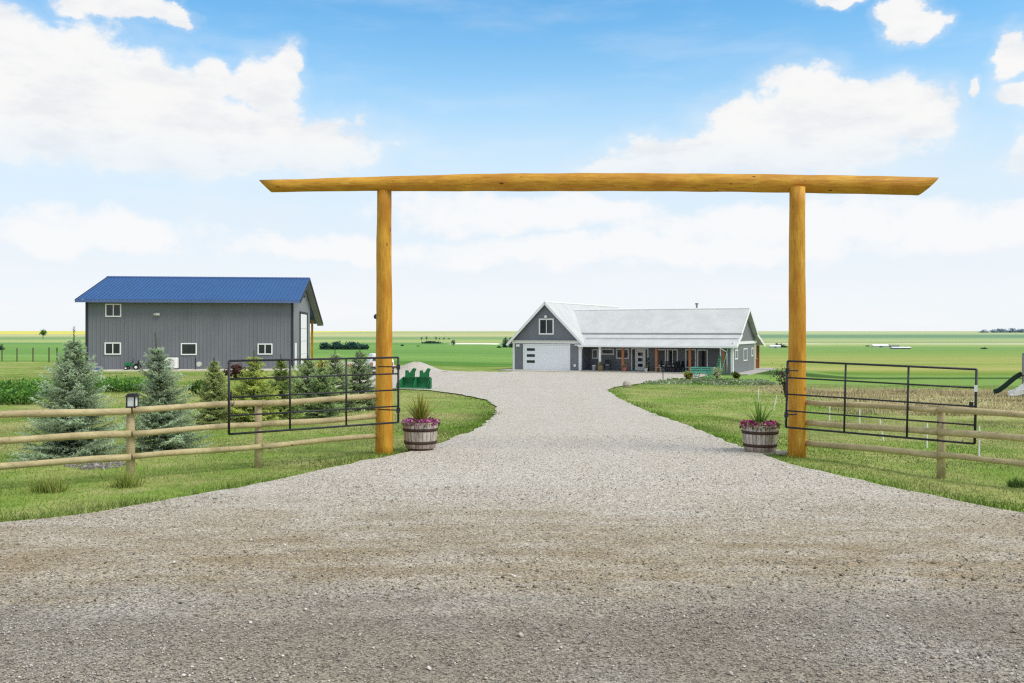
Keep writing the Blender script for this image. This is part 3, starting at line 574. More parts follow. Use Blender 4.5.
sf = at(783, 455, 16.8); tag(MB().prism([(-.16, -.1), (.14, -.12), (.18, .06), (-.12, .11)], 0, .05, 'z').build('flat_stone', MT['slab'], None, bevel=.012), 'small flat stone on gravel between barrel and right gate post', 'stone').location = (sf.x, sf.y, g(sf.x, sf.y) + .03)
# ------------------------------------------------------------------ trees and plants
def spruce(label, x, y, h, r, tip, inner, seed, leader=.12, wh=26, nl=.045, nw=.009, dens=1.0, lean=(0, 0), group=None):
    rng = np.random.default_rng(seed); t_ = thing('spruce_tree', label, 'tree', (x, y, g(x, y) - .02), group=group)
    MB().tube([(0, 0, 0), (lean[0] * .5, lean[1] * .5, h * .5), (lean[0], lean[1], h * (1 + leader * .8)), (lean[0] * 1.1, lean[1], h * (1 + leader))], [.045 * h / 2.4 + .012, .03 * h / 2.4, .006, .003], 8).build('trunk', MT['bark'], t_, True)
    P = []; D = []; T = []; BR = []; bri = 1.0
    def spray(a, b, n, t0, t1, droop=0):
        u = np.linspace(0, 1, n)[:, None]; p = a + (b - a) * u; p[:, 2] += -droop * 4 * (u[:, 0] * (1 - u[:, 0])); P.append(p); D.append(np.repeat(unit((b - a)[None]), n, 0)); T.append(t0 + (t1 - t0) * u[:, 0]); BR.append(np.full(n, bri))
    for i in range(wh):
        t0 = .035 + .95 * (i + rng.uniform(-.3, .3)) / wh; t0 = min(max(t0, .03), .985); rr = r * ((1 - t0) ** .82) * 1.02 + .03
        nb = int(rng.integers(7, 11)); a0 = rng.uniform(0, 6.28)
        for k in range(nb):
            a = a0 + 6.283 * k / nb + rng.normal(0, .18); L = rr * rng.uniform(.58, 1.22); bri = rng.uniform(.72, 1.3); hd = np.array([math.cos(a), math.sin(a), 0]); sd_ = np.array([-hd[1], hd[0], 0])
            base = np.array([lean[0] * t0, lean[1] * t0, t0 * h]); rise = .02 + .6 * t0 + rng.normal(0, .12); end = base + hd * L + np.array([0, 0, rise * L])
            n = max(4, int(L / .028 * dens)); spray(base + hd * .03, end, n, .1, 1, .06 * L)
            m = int(max(3, L / .06))
            for j in range(m):
                u = (j + .6) / m; q = base + (end - base) * u; q[2] -= .24 * L * u * (1 - u); l2 = L * .42 * (1 - u * .75) * rng.uniform(.6, 1.2)
                for sgn in (-1, 1):
                    e2 = q + (hd * .75 + sd_ * sgn * .75) * l2 + np.array([0, 0, rng.normal(-.02, .05)]) * l2 * 2; spray(q, e2, max(3, int(l2 / .028 * dens)), .25 + .5 * u, 1)
    spray(np.array([lean[0], lean[1], h * .93]), np.array([lean[0] * 1.1, lean[1], h * (1 + leader)]), int(10 * (1 + 6 * leader)), .4, .9)
    P = np.concatenate(P); D = np.concatenate(D); T = np.concatenate(T); BR = np.repeat(np.concatenate(BR), 4); K = 4
    P = np.repeat(P, K, 0); D = np.repeat(D, K, 0); T = np.repeat(T, K); n = len(P)
    d = unit(D * .75 + rng.normal(0, .55, (n, 3))); V = blades(P + rng.normal(0, .004, (n, 3)), d, nl * rng.uniform(.6, 1.25, n), nw * rng.uniform(.7, 1.3, n), rng)
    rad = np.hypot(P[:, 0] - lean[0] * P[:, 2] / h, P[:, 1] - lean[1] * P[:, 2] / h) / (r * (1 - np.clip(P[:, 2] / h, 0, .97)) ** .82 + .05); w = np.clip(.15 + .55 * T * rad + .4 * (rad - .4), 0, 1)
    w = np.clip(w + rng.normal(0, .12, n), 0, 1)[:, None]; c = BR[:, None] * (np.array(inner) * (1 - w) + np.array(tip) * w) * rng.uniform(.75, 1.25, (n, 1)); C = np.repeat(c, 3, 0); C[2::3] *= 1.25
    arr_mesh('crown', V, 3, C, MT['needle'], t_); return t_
BT, BI = (.45, .56, .37), (.055, .085, .045); OT, OI = (.42, .48, .19), (.07, .09, .03); YT_, YI = (.56, .62, .16), (.09, .13, .03)
def put(px, py): x, y = gp(px, py); return x, y
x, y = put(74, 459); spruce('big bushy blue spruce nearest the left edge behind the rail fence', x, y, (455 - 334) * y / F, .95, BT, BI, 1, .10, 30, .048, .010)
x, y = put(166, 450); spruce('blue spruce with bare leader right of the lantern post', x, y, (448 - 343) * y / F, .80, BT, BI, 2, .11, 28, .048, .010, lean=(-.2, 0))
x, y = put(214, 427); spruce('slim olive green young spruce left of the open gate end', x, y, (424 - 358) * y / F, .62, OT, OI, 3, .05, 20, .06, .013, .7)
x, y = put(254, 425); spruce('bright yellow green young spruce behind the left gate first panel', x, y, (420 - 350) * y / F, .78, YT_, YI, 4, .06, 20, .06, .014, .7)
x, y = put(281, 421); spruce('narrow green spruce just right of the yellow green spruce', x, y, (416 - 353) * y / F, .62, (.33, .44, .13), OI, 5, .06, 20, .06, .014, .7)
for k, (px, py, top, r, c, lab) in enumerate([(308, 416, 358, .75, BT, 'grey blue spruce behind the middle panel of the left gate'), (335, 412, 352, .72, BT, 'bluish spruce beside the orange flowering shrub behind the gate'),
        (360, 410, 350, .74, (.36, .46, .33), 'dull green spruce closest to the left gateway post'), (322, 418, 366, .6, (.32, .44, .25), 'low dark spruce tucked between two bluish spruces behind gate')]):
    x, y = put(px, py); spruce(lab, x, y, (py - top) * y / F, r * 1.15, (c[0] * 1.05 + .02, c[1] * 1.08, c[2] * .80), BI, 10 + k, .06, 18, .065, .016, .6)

def bush(name, label, cat, x, y, h, r, cols, n, size, seed, group=None, stems=5, z=None, flower=None):
    rng = np.random.default_rng(seed); t_ = thing(name, label, cat, (x, y, g(x, y) if z is None else z), group=group); mb = MB(); ends = []
    for i in range(stems):
        a = rng.uniform(0, 6.28); e = Vector((math.cos(a) * r * .5, math.sin(a) * r * .5, h * rng.uniform(.5, .8))); mb.tube([(0, 0, 0), e * .5 + Vector((0, 0, h * .06)), e], [.03 * h, .018 * h, .008 * h], 6)
    mb.build('stem', MT['bark'], t_, True); m = max(7, int(n / 60)); cc = unit(rng.normal(size=(m, 3)) + [0, 0, .25]) * rng.uniform(.35, .95, (m, 1)) * [r, r, h * .48]; cc[:, 2] += h * .52
    k = rng.integers(0, m, n); P = cc[k] + rng.normal(0, 1, (n, 3)) * [r * .2, r * .2, h * .11]; P[:, 2] = np.maximum(P[:, 2], .01)
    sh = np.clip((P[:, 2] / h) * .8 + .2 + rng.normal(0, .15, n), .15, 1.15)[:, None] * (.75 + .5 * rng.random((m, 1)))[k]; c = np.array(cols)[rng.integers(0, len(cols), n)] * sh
    if flower is not None: f = rng.random(n) < flower[1]; c[f] = np.array(flower[0]) * rng.uniform(.7, 1.2, (f.sum(), 1))
    arr_mesh('foliage', leaves(P, size, rng, .4, .6), 4, np.repeat(c, 4, 0), MT['leaf'], t_); return t_
def gbush(px, py, top, wpx, name, label, cat, cols, n, size, seed, **k):
    x, y = put(px, py); return bush(name, label, cat, x, y, (py - top) * y / F, wpx / 2 * y / F, cols, n, size, seed, **k)
GR = [(.10, .20, .03), (.16, .28, .05), (.07, .14, .025)]; DG = [(.06, .12, .05), (.09, .17, .06), (.045, .09, .04)]; LG = [(.22, .38, .05), (.16, .32, .04), (.28, .42, .08)]; YG = [(.35, .38, .06), (.24, .30, .05), (.15, .22, .04)]
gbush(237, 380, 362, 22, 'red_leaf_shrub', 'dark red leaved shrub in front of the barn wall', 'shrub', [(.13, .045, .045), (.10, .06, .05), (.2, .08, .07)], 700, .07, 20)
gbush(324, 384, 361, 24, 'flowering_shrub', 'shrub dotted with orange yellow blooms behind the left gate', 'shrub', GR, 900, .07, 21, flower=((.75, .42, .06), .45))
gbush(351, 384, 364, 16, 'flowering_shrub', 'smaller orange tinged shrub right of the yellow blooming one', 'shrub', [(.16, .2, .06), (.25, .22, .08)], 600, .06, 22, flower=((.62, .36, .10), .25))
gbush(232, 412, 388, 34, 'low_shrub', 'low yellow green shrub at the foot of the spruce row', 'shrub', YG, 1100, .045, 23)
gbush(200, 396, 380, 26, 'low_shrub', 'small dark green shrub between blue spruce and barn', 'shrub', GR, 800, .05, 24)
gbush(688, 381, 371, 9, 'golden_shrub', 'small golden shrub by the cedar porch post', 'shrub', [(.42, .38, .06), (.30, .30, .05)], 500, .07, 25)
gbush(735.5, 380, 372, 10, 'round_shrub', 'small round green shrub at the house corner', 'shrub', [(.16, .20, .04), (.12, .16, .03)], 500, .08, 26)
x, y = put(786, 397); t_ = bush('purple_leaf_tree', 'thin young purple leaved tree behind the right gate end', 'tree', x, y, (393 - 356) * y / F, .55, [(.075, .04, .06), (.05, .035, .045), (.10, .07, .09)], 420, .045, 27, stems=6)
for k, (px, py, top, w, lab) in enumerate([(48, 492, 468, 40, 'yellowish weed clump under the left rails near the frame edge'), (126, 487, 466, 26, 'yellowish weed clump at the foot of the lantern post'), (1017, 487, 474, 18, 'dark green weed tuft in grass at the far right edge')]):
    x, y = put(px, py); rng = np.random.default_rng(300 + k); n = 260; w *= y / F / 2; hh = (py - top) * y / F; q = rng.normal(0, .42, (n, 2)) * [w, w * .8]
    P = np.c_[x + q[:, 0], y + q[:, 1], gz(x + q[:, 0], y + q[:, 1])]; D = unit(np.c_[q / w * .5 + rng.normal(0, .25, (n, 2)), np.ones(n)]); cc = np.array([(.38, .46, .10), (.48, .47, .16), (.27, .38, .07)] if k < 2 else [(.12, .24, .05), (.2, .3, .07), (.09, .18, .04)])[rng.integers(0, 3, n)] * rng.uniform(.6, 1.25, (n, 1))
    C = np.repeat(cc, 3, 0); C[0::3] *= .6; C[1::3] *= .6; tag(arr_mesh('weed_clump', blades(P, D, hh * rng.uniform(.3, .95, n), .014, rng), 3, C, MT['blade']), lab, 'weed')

# bright vegetable garden rows left of the barn
P = []; C = []; rng = np.random.default_rng(50)
for (px0, px1, py, top) in ((-60, 40, 404, 386), (-60, 55, 396, 378), (-60, 60, 391, 377), (92, 146, 392, 376), (88, 150, 388, 374)):
    for px in np.arange(px0, px1, 3.0):
        x, y = put(px + rng.uniform(-1, 1), py + rng.uniform(-1, 1)); hh = (py - top) * y / F * rng.uniform(.6, 1.05); n = 75
        q = rng.normal(0, 1, (n, 3)) * [.16, .2, 0]; zz_ = hh * rng.random(n) ** .7 * np.exp(-(q[:, 0] ** 2 + q[:, 1] ** 2) * 6); P.append(np.c_[x + q[:, 0], y + q[:, 1], g(x, y) + zz_ + .02])
        C.append(np.array([(.13, .30, .05), (.21, .40, .07), (.09, .22, .05)])[rng.integers(0, 3, n)] * np.clip(.4 + zz_ / hh, .3, 1.15)[:, None] * (1 if rng.random() < .75 else .65))
P = np.concatenate(P); C = np.concatenate(C); tag(arr_mesh('garden_plants', leaves(P, .06, rng, .5, .6), 4, np.repeat(C, 4, 0), MT['leaf']), 'bright green vegetable rows growing left of the barn', 'plants', kind='stuff')
# planted bed in front of the house
bed = [gp(p, q) for p, q in ((640, 384.6), (668, 380.8), (700, 379.2), (735, 380.2), (765, 381.5), (778, 385), (760, 388.5), (700, 388.5), (650, 388.5), (628, 387.5))]
n = 9000; x = RNG.uniform(5, 24, n * 3); y = RNG.uniform(55, 80, n * 3); k = inside(bed, x, y); x, y = x[k], y[k]; n = len(x); pn = vnoise(x, y, .8, 12); P = np.c_[x, y, gz(x, y) + RNG.uniform(0, .24, n) * pn + .01]
C = np.where((vnoise(x, y, .9, 14) > .52)[:, None], np.array([(.16, .24, .08)]), np.array([(.30, .34, .21)])) * RNG.uniform(.45, 1.35, (n, 1)) * (.5 + pn[:, None]); C[RNG.random(n) < .04] = (.33, .30, .36)
tag(arr_mesh('bed_plants', leaves(P, .07, RNG, .5, .7), 4, np.repeat(C, 4, 0), MT['leaf']), 'low grey green ground cover in the bed before the house', 'plants', kind='stuff')

# ------------------------------------------------------------------ white electric-fence stakes in the right yard
STK = [(758.5, 389, 404.5, 'white stake behind the crimson flower barrel'), (773.5, 395, 410, 'leaning white stake just right of the crimson flower barrel'), (788, 395, 418, 'white stake beside the right gateway post'), (829.5, 406, 421, 'first white stake seen through the right gate panels'),
       (859.5, 409, 431, 'second white stake, seen through the right gate middle panel'), (883.5, 419, 441, 'leaning white stake between the middle and end gate panels'), (927, 423, 448, 'white stake just left of the right fence post'), (979, 426, 457, 'white stake right of the open gate end')]
proto = None
for i, (px, top, bot, lab) in enumerate(STK):
    x, y = put(px, bot); h = (bot - top) * y / F
    if proto is None:
        proto = tag(MB().tube([(0, 0, -.05), (0, 0, .9), (0, 0, 1.0)], [.012, .011, .006], 8).build('fence_stake', MT['stake']), lab, 'stake', 'white stakes in the right yard'); o = proto
    else: o = copy_tree(proto)
    o['label'] = lab; o.location = (x, y, g(x, y)); o.scale = (1.6, 1.6, h); o.rotation_euler = (random.uniform(-.04, .04), .22 if i == 1 else -.16 if i == 5 else random.uniform(-.03, .03), 0)

# wire fence behind the left yard
wf = thing('wire_fence', 'thin post and wire fence across the far left pasture', 'fence', (-50, 110, 0)); pts = []
for px in (-30, -14, 2, 17, 33, 49, 57, 66, 76):
    k = (px - CX) / F; Y = 104 - (px - 17) * .35; X = k * Y; pts.append(Vector((X + 50, Y - 110, g(X, Y))))
for p in pts: MB().tube([p, p + Vector((0, 0, 1.55))], .06, 6).build('post', MT['bark'], wf)
mb = MB()
for z in (.5, .9, 1.35):
    for a, b in zip(pts, pts[1:]): mb.tube([a + Vector((0, 0, z)), b + Vector((0, 0, z))], .006, 4)
mb.build('wire', MT['steel'], wf)

# ------------------------------------------------------------------ far trees
def crown_tree(name, label, px, base, top, wpx, cols, seed, n=420, group=None, cat='tree', Y=None, trunk=.25):
    x, y = put(px, base); h = (base - top) * y / F; r = wpx / 2 * y / F; rng = np.random.default_rng(seed); t_ = thing(name, label, cat, (x, y, g(x, y)), group=group); mb = MB(); mb.tube([(0, 0, -.2), (0, 0, h * .35), (r * .1, 0, h * .7)], [h * .035, h * .025, h * .01], 6)
    for i in range(4):
        a = i * 1.6 + rng.uniform(0, 1); mb.tube([(0, 0, h * (.25 + .08 * i)), (math.cos(a) * r * .6, math.sin(a) * r * .6, h * (.5 + .08 * i))], [h * .015, h * .006], 5)
    mb.build('trunk', MT['bark'], t_, True); m = 26; lo = trunk; cc = unit(rng.normal(size=(m, 3))) * rng.uniform(.3, .95, (m, 1)) * [r * .9, r * .9, h * (1 - lo) * .46]; cc[:, 2] = cc[:, 2] + h * (lo + (1 - lo) * .5) if lo > .1 else np.abs(cc[:, 2]) * 1.75
    k = rng.integers(0, m, n); P = cc[k] + rng.normal(0, 1, (n, 3)) * [r * .2, r * .2, h * .08]; P[:, 2] = np.where(P[:, 2] < h * lo * .5, np.abs(P[:, 2]), P[:, 2])
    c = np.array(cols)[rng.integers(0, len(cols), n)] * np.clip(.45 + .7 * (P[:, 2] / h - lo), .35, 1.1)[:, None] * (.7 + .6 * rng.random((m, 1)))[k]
    arr_mesh('crown', leaves(P, max(r * .13, .02), rng, .3, .7), 4, np.repeat(c, 4, 0), MT['leaf'], t_); return t_
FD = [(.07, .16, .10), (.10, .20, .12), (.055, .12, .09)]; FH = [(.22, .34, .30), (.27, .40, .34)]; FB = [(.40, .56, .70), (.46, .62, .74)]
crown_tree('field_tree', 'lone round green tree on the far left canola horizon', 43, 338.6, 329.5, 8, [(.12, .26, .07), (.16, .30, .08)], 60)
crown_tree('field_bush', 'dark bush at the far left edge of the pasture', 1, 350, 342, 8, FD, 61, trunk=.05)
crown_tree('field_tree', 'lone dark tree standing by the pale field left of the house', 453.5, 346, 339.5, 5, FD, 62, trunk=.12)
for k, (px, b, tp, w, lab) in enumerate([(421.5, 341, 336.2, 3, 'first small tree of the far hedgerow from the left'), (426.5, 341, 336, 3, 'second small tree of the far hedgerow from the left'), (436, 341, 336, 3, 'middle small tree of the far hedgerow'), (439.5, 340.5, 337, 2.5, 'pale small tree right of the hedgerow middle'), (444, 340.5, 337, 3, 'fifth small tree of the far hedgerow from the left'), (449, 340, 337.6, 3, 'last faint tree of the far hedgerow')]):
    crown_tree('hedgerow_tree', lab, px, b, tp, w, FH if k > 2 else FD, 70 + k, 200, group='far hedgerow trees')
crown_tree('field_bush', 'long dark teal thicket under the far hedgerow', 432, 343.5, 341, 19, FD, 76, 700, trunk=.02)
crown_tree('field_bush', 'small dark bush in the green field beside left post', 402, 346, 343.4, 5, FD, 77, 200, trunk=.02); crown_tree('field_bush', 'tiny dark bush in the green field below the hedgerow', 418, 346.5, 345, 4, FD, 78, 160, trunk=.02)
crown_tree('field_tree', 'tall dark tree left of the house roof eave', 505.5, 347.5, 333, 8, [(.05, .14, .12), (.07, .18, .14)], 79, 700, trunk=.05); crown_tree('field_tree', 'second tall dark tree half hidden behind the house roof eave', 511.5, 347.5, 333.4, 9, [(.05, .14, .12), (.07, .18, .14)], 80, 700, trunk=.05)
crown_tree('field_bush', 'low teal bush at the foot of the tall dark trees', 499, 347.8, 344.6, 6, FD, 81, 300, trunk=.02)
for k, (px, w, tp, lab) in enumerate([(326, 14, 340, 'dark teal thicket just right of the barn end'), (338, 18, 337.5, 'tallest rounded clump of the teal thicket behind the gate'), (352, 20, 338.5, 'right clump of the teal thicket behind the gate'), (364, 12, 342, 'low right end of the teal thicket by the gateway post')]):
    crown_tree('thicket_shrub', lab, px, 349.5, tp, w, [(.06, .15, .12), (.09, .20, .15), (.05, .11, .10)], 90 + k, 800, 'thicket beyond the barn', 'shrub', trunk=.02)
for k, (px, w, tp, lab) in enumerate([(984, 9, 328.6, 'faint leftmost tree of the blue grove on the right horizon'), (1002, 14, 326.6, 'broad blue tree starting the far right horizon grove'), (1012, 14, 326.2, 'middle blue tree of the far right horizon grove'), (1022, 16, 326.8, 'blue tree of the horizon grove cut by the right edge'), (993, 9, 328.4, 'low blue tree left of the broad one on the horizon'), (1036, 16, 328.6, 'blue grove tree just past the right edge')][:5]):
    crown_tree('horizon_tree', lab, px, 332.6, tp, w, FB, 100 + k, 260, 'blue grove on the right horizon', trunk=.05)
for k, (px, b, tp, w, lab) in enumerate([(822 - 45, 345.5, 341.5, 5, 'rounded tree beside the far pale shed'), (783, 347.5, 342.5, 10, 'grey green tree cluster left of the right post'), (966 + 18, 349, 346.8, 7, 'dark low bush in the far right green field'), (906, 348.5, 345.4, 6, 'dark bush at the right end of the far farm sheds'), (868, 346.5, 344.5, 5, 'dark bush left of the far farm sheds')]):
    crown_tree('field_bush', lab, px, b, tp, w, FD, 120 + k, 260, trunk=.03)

# far farm sheds
def shed(label, px, base, wpx, hpx, wall, roofm):
    x, y = put(px, base); w = wpx * y / F; h = hpx * y / F; t_ = thing('farm_shed', label, 'shed', (x, y, g(x, y)))
    MB().box(-w / 2, w / 2, 0, w * .4, -.3, h * .55).build('wall', MT[wall], t_); MB().prism([(-.4, h * .56), (w * .2, h), (w * .4 + .4, h * .56)], -w / 2 - .3, w / 2 + .3, 'x').build('roof', MT[roofm], t_); MB().box(-w * .1, w * .1, -.06, -.01, 0, h * .45).build('door', MT['siding'], t_)
shed('long white shed on the far right plain', 881, 347.4, 15, 3.0, 'offw', 'white'); shed('low white shed right of the long one on the plain', 902, 349, 18, 2.2, 'siding', 'white'); shed('grey metal shed between the two white far sheds', 895, 347.4, 9, 2.2, 'siding', 'barnend')
shed('pale far shed seen between house and right post', 775.5, 348, 10, 3.0, 'offw', 'white')
# ------------------------------------------------------------------ window helper (in the xz plane, facing -y)
def window(parent, x0, x1, z0, z1, y, frame='white', sash=0, glass='glass', fw=.09, name='window', rot=None):
    f = MB().ring(x0, x1, z0, z1, fw, y - .05, y - .002)
    for i in range(1, sash + 1): xm = x0 + (x1 - x0) * i / (sash + 1); f.box(xm - .035, xm + .035, y - .04, y - .006, z0 + fw, z1 - fw)
    w = f.build(name, MT[frame], parent); MB().box(x0 + fw - .01, x1 - fw + .01, y - .025, y - .003, z0 + fw - .01, z1 - fw + .01).build('pane', MT[glass], w); return w

# ------------------------------------------------------------------ barn
bn = thing('barn', 'charcoal metal barn with bright blue roof at left', 'barn', (BO[0], BO[1], BZ), TB)
BL, EH, RV, RH, SL = 15.8, 5.45, 6.9, 7.66, .288                    # length, eave, ridge setback, ridge height, slope
wall_h = EH + .05
MB().ribbed((-BL, 0, -.1), (1, 0, 0), (0, 0, 1), (0, -1, 0), BL, wall_h, .30, .022).build('wall', MT['barn'], bn)
gab = MB(); gab2 = MB(); gab2.prism([(.002, -.1), (13.2, -.1), (13.2, RH - SL * (13.2 - RV) - .12), (RV, RH - .12), (.002, RH - SL * RV - .12)], -BL + .0, -BL + .1, 'x'); gab.prism([(.03, -.1), (13.2, -.1), (13.2, RH - SL * (13.2 - RV) - .12), (RV, RH - .12), (.03, RH - SL * RV - .12)], -.1, -.001, 'x')
gab.build('gable_wall', MT['barnend'], bn); gab2.build('gable_wall', MT['barnend'], bn)
MB().box(-BL, -.1, 13.1, 13.2, -.1, 5.3).build('rear_wall', MT['barn'], bn)
cs = math.cos(math.atan(SL)); sn = math.sin(math.atan(SL)); x0, x1 = -BL - .58, .62; LF = (RV + .62) / cs; LB = 13.4 / cs
r1 = MB().ribbed((x0, -.62, RH - SL * (RV + .62)), (1, 0, 0), (0, cs, sn), (0, -sn, cs), x1 - x0, LF, .30, .055); r1.build('roof', MT['blue'], bn)
r2 = MB().ribbed((x0, RV, RH), (1, 0, 0), (0, cs, -sn), (0, sn, cs), x1 - x0, LB, .30, .03); r2.build('roof', MT['blue'], bn)
tr = MB(); ze = RH - SL * (RV + .62)
tr.box(x0, x1, -.66, -.60, ze - .20, ze + .015)
tr.build('fascia', MT['bluet'], bn)
sf_ = MB(); sf_.box(x0, x1, -.60, -.03, ze - .16, ze - .13); sf_.build('soffit', MT['dark'], bn)
for xx in (x0 - .03, x1 - .03):
    vg = MB()
    vg.bar((xx + .03, -.62, ze - .09), (xx + .03, RV, RH - .09), .06, .24); vg.bar((xx + .03, RV, RH - .09), (xx + .03, RV + 13.4, RH - .09 - SL * 13.4), .06, .24)
    vg.build('barge_board', MT['dark'], bn)
MB().tube([(x0, RV, RH + .03), (x1, RV, RH + .03)], .09, 8).build('ridge_cap', MT['bluet'], bn)
un = MB(); un.add([(.05, .1, RH - SL * (RV - .1) - .22), (.58, .1, RH - SL * (RV - .1) - .22), (.58, RV, RH - .22), (.05, RV, RH - .22), (.58, RV + 13.3, RH - .22 - SL * 13.3), (.05, RV + 13.3, RH - .22 - SL * 13.3)], [(0, 1, 2, 3), (3, 2, 4, 5)]); un.open = True; un.build('soffit', MT['siding'], bn)
ct = MB(); ct.box(-.16, .012, -.045, -.024, -.05, EH - .12); ct.box(.0005, .012, -.02, .12, -.05, EH - .02); ct.build('corner_trim', MT['dark'], bn); MB().box(-BL - .02, -BL + .16, -.045, -.024, -.05, EH - .12).build('corner_trim', MT['dark'], bn)
def bx(px): # wall coordinate of a pixel column on the front wall
    k = (px - CX) / F; return (k * BO[1] - BO[0]) / (bcs - k * bss)
def bzv(py, Y=71): return H - (py - HY) * Y / F - BZ
window(bn, bx(105.5), bx(121.5), bzv(317), bzv(304), -.025, sash=1); window(bn, bx(104.8), bx(121.2), bzv(354.4), bzv(342.3), -.025, sash=1)
window(bn, bx(181), bx(197), bzv(355), bzv(343), -.025); window(bn, bx(257.7), bx(272.6), bzv(354.8), bzv(343.6), -.025, sash=1)
lx = bx(157); MB().box(lx - .22, lx - .06, -.16, -.025, 4.32, 4.46).box(lx - .04, lx + .24, -.24, -.025, 4.30, 4.50).build('flood_light', MT['offw'], bn)
# gable end: overhead door, man door, light, lean-to posts
def side_panel(parent, v0, v1, z0, z1, name, m, t0=.004, t1=.05): return MB().box(t0, t1, v0, v1, z0, z1).build(name, MT[m], parent)
od = side_panel(bn, 4.7, 9.9, .02, 4.55, 'overhead_door', 'white'); MB().box(.052, .075, 4.7, 9.9, 1.1, 1.12).box(.052, .075, 4.7, 9.9, 2.2, 2.22).box(.052, .075, 4.7, 9.9, 3.3, 3.32).build('panel_seam', MT['offw'], od)
mbd = MB(); mbd.box(.004, .09, 9.95, 10.5, 0, 4.75); mbd.box(.004, .09, 4.55, 4.65, 0, 4.75); mbd.box(.004, .09, 4.66, 9.94, 4.6, 4.75); mbd.build('door_dark_edge', MT['dark'], bn)  # dark edging round the overhead door, wide strip on its far side
md = side_panel(bn, 1.0, 1.95, .02, 2.1, 'man_door', 'white'); MB().tube([(.06, 1.85, 1.0), (.12, 1.85, 1.0)], .03, 8).build('handle', MT['steel'], md)
MB().box(.01, .2, 6.7, 6.95, 6.0, 6.2).build('gable_lamp', MT['dark'], bn)
for u in (-.3, -5, -10, -15.5): MB().box(u - .1, u + .1, 18.4, 18.6, 0, RH - SL * (18.5 - RV) - .16).build('lean_to_post', MT['log'], bn)
MB().box(-15.8, -.2, 18.35, 18.65, RH - SL * (18.5 - RV) - .15, RH - SL * (18.5 - RV) + .0 - .09).build('lean_to_beam', MT['dark'], bn)
# things by the barn wall
def bpos(px, v): u = bx(px); w = BW(u, v); return w
x, y = bpos(173, -.55); ac = thing('white_tank_box', 'white boxy tank cabinet standing against the barn wall', 'utility box', (x, y, BZ + .08), TB); MB().box(-.5, .5, -.3, .3, .08, .92).build('cabinet', MT['white'], ac, bevel=.06); MB().box(-.46, -.34, -.28, .28, 0, .079).box(.34, .46, -.28, .28, 0, .079).build('foot', MT['dark'], ac)
MB().box(-.32, .32, -.315, -.302, .3, .75).build('grille', MT['offw'], ac)
x, y = bpos(137, -.85); mw = thing('riding_mower', 'small green riding mower parked by the barn wall', 'mower', (x, y, BZ + .08), TB); mw.scale = (.85, .85, .8)
MB().box(-.25, .45, -.28, .28, .32, .5).build('body', MT['green'], mw, bevel=.05); MB().box(-.75, -.25, -.25, .25, .35, .72).build('hood', MT['green'], mw, bevel=.08); MB().box(.1, .45, -.22, .22, .5, .6).box(.38, .47, -.22, .22, .6, .92).build('seat', MT['black'], mw, bevel=.03)
for (xx, yy, r) in ((-.6, -.34, .17), (-.6, .34, .17), (.3, -.36, .26), (.3, .36, .26)):
    w_ = MB().tube([(xx, yy - .08, r), (xx, yy + .08, r)], r, 16).build('wheel', MT['rubber'], mw); MB().tube([(xx, yy - .09, r), (xx, yy + .09, r)], r * .5, 12).build('rim', MT['stake'], w_)
MB().tube([(-.2, 0, .6), (-.05, 0, .85)], .02, 6).tube([Vector((-.05, 0, .85)) + Vector((.02 * math.cos(q), .17 * math.sin(q), .17 * math.cos(q))) for q in np.linspace(0, 6.28, 13)], .014, 5).build('steering_wheel', MT['black'], mw)
x, y = bpos(99, -1.0); pb = thing('storage_tote', 'pale blue lidded tote lying at the barn left corner', 'tote', (x, y, BZ + .08), TB); MB().box(-.45, .45, -.25, .25, 0, .2).build('tub', MT['bluet'], pb, bevel=.03); MB().box(-.48, .48, -.28, .28, .201, .25).build('lid', MT['pale'], pb, bevel=.02)
x, y = bpos(198, -.9); fp = thing('hose_stand', 'thin post with white hose reel before the barn wall', 'hose stand', (x, y, BZ + .05), TB); MB().bar((0, 0, 0), (0, 0, .95), .07).build('post', MT['dark'], fp); MB().tube([(.26, -.02, .45), (.26, .14, .45)], .19, 16).build('reel', MT['offw'], fp); MB().bar((.02, .05, .5), (.3, .05, .5), .05).build('bracket', MT['dark'], fp)

# ------------------------------------------------------------------ house
hs = thing('farmhouse', 'slate grey farmhouse with pale metal roof, gabled garage and long porch', 'house', (HO[0], HO[1], HZ), -TH)
GW, GM, GA, GE = 7.4, -3.7, 6.83, 2.62          # garage width, ridge u, apex height, eave tip height (at .5 outside)
gs = (GA - GE) / (GM * -1 + .5)                 # garage roof slope
EXT = 21.0
def gh(u): return GA - gs * abs(u - GM)
# garage walls
MB().prism([(-GW, -.1), (0, -.1), (0, gh(0) - .16), (GM, GA - .16), (-GW, gh(-GW) - .16)], .0, .12, 'y').build('gable_wall', MT['siding'], hs)
MB().box(-.12, 0, .122, EXT, -.1, gh(0) - .2).box(-GW, -GW + .12, .122, EXT, -.1, gh(0) - .2).build('side_wall', MT['siding'], hs)
MB().prism([(-GW, -.1), (0, -.1), (0, gh(0) - .16), (GM, GA - .16), (-GW, gh(-GW) - .16)], EXT + .01, EXT + .12, 'y').build('rear_wall', MT['siding'], hs)
gl_ = (GM * -1 + .5) * math.hypot(1, gs); du_ = Vector((1, 0, -gs)).normalized(); dl_ = Vector((-1, 0, -gs)).normalized()
MB().ribbed((GM, -.42, GA), (0, 1, 0), du_, (gs / math.hypot(1, gs), 0, 1 / math.hypot(1, gs)), EXT + .8, gl_, .4, .006).build('roof', MT['roof'], hs)
MB().ribbed((GM, -.42, GA), (0, 1, 0), dl_, (-gs / math.hypot(1, gs), 0, 1 / math.hypot(1, gs)), EXT + .8, gl_, .4, .006).build('roof', MT['roof'], hs)
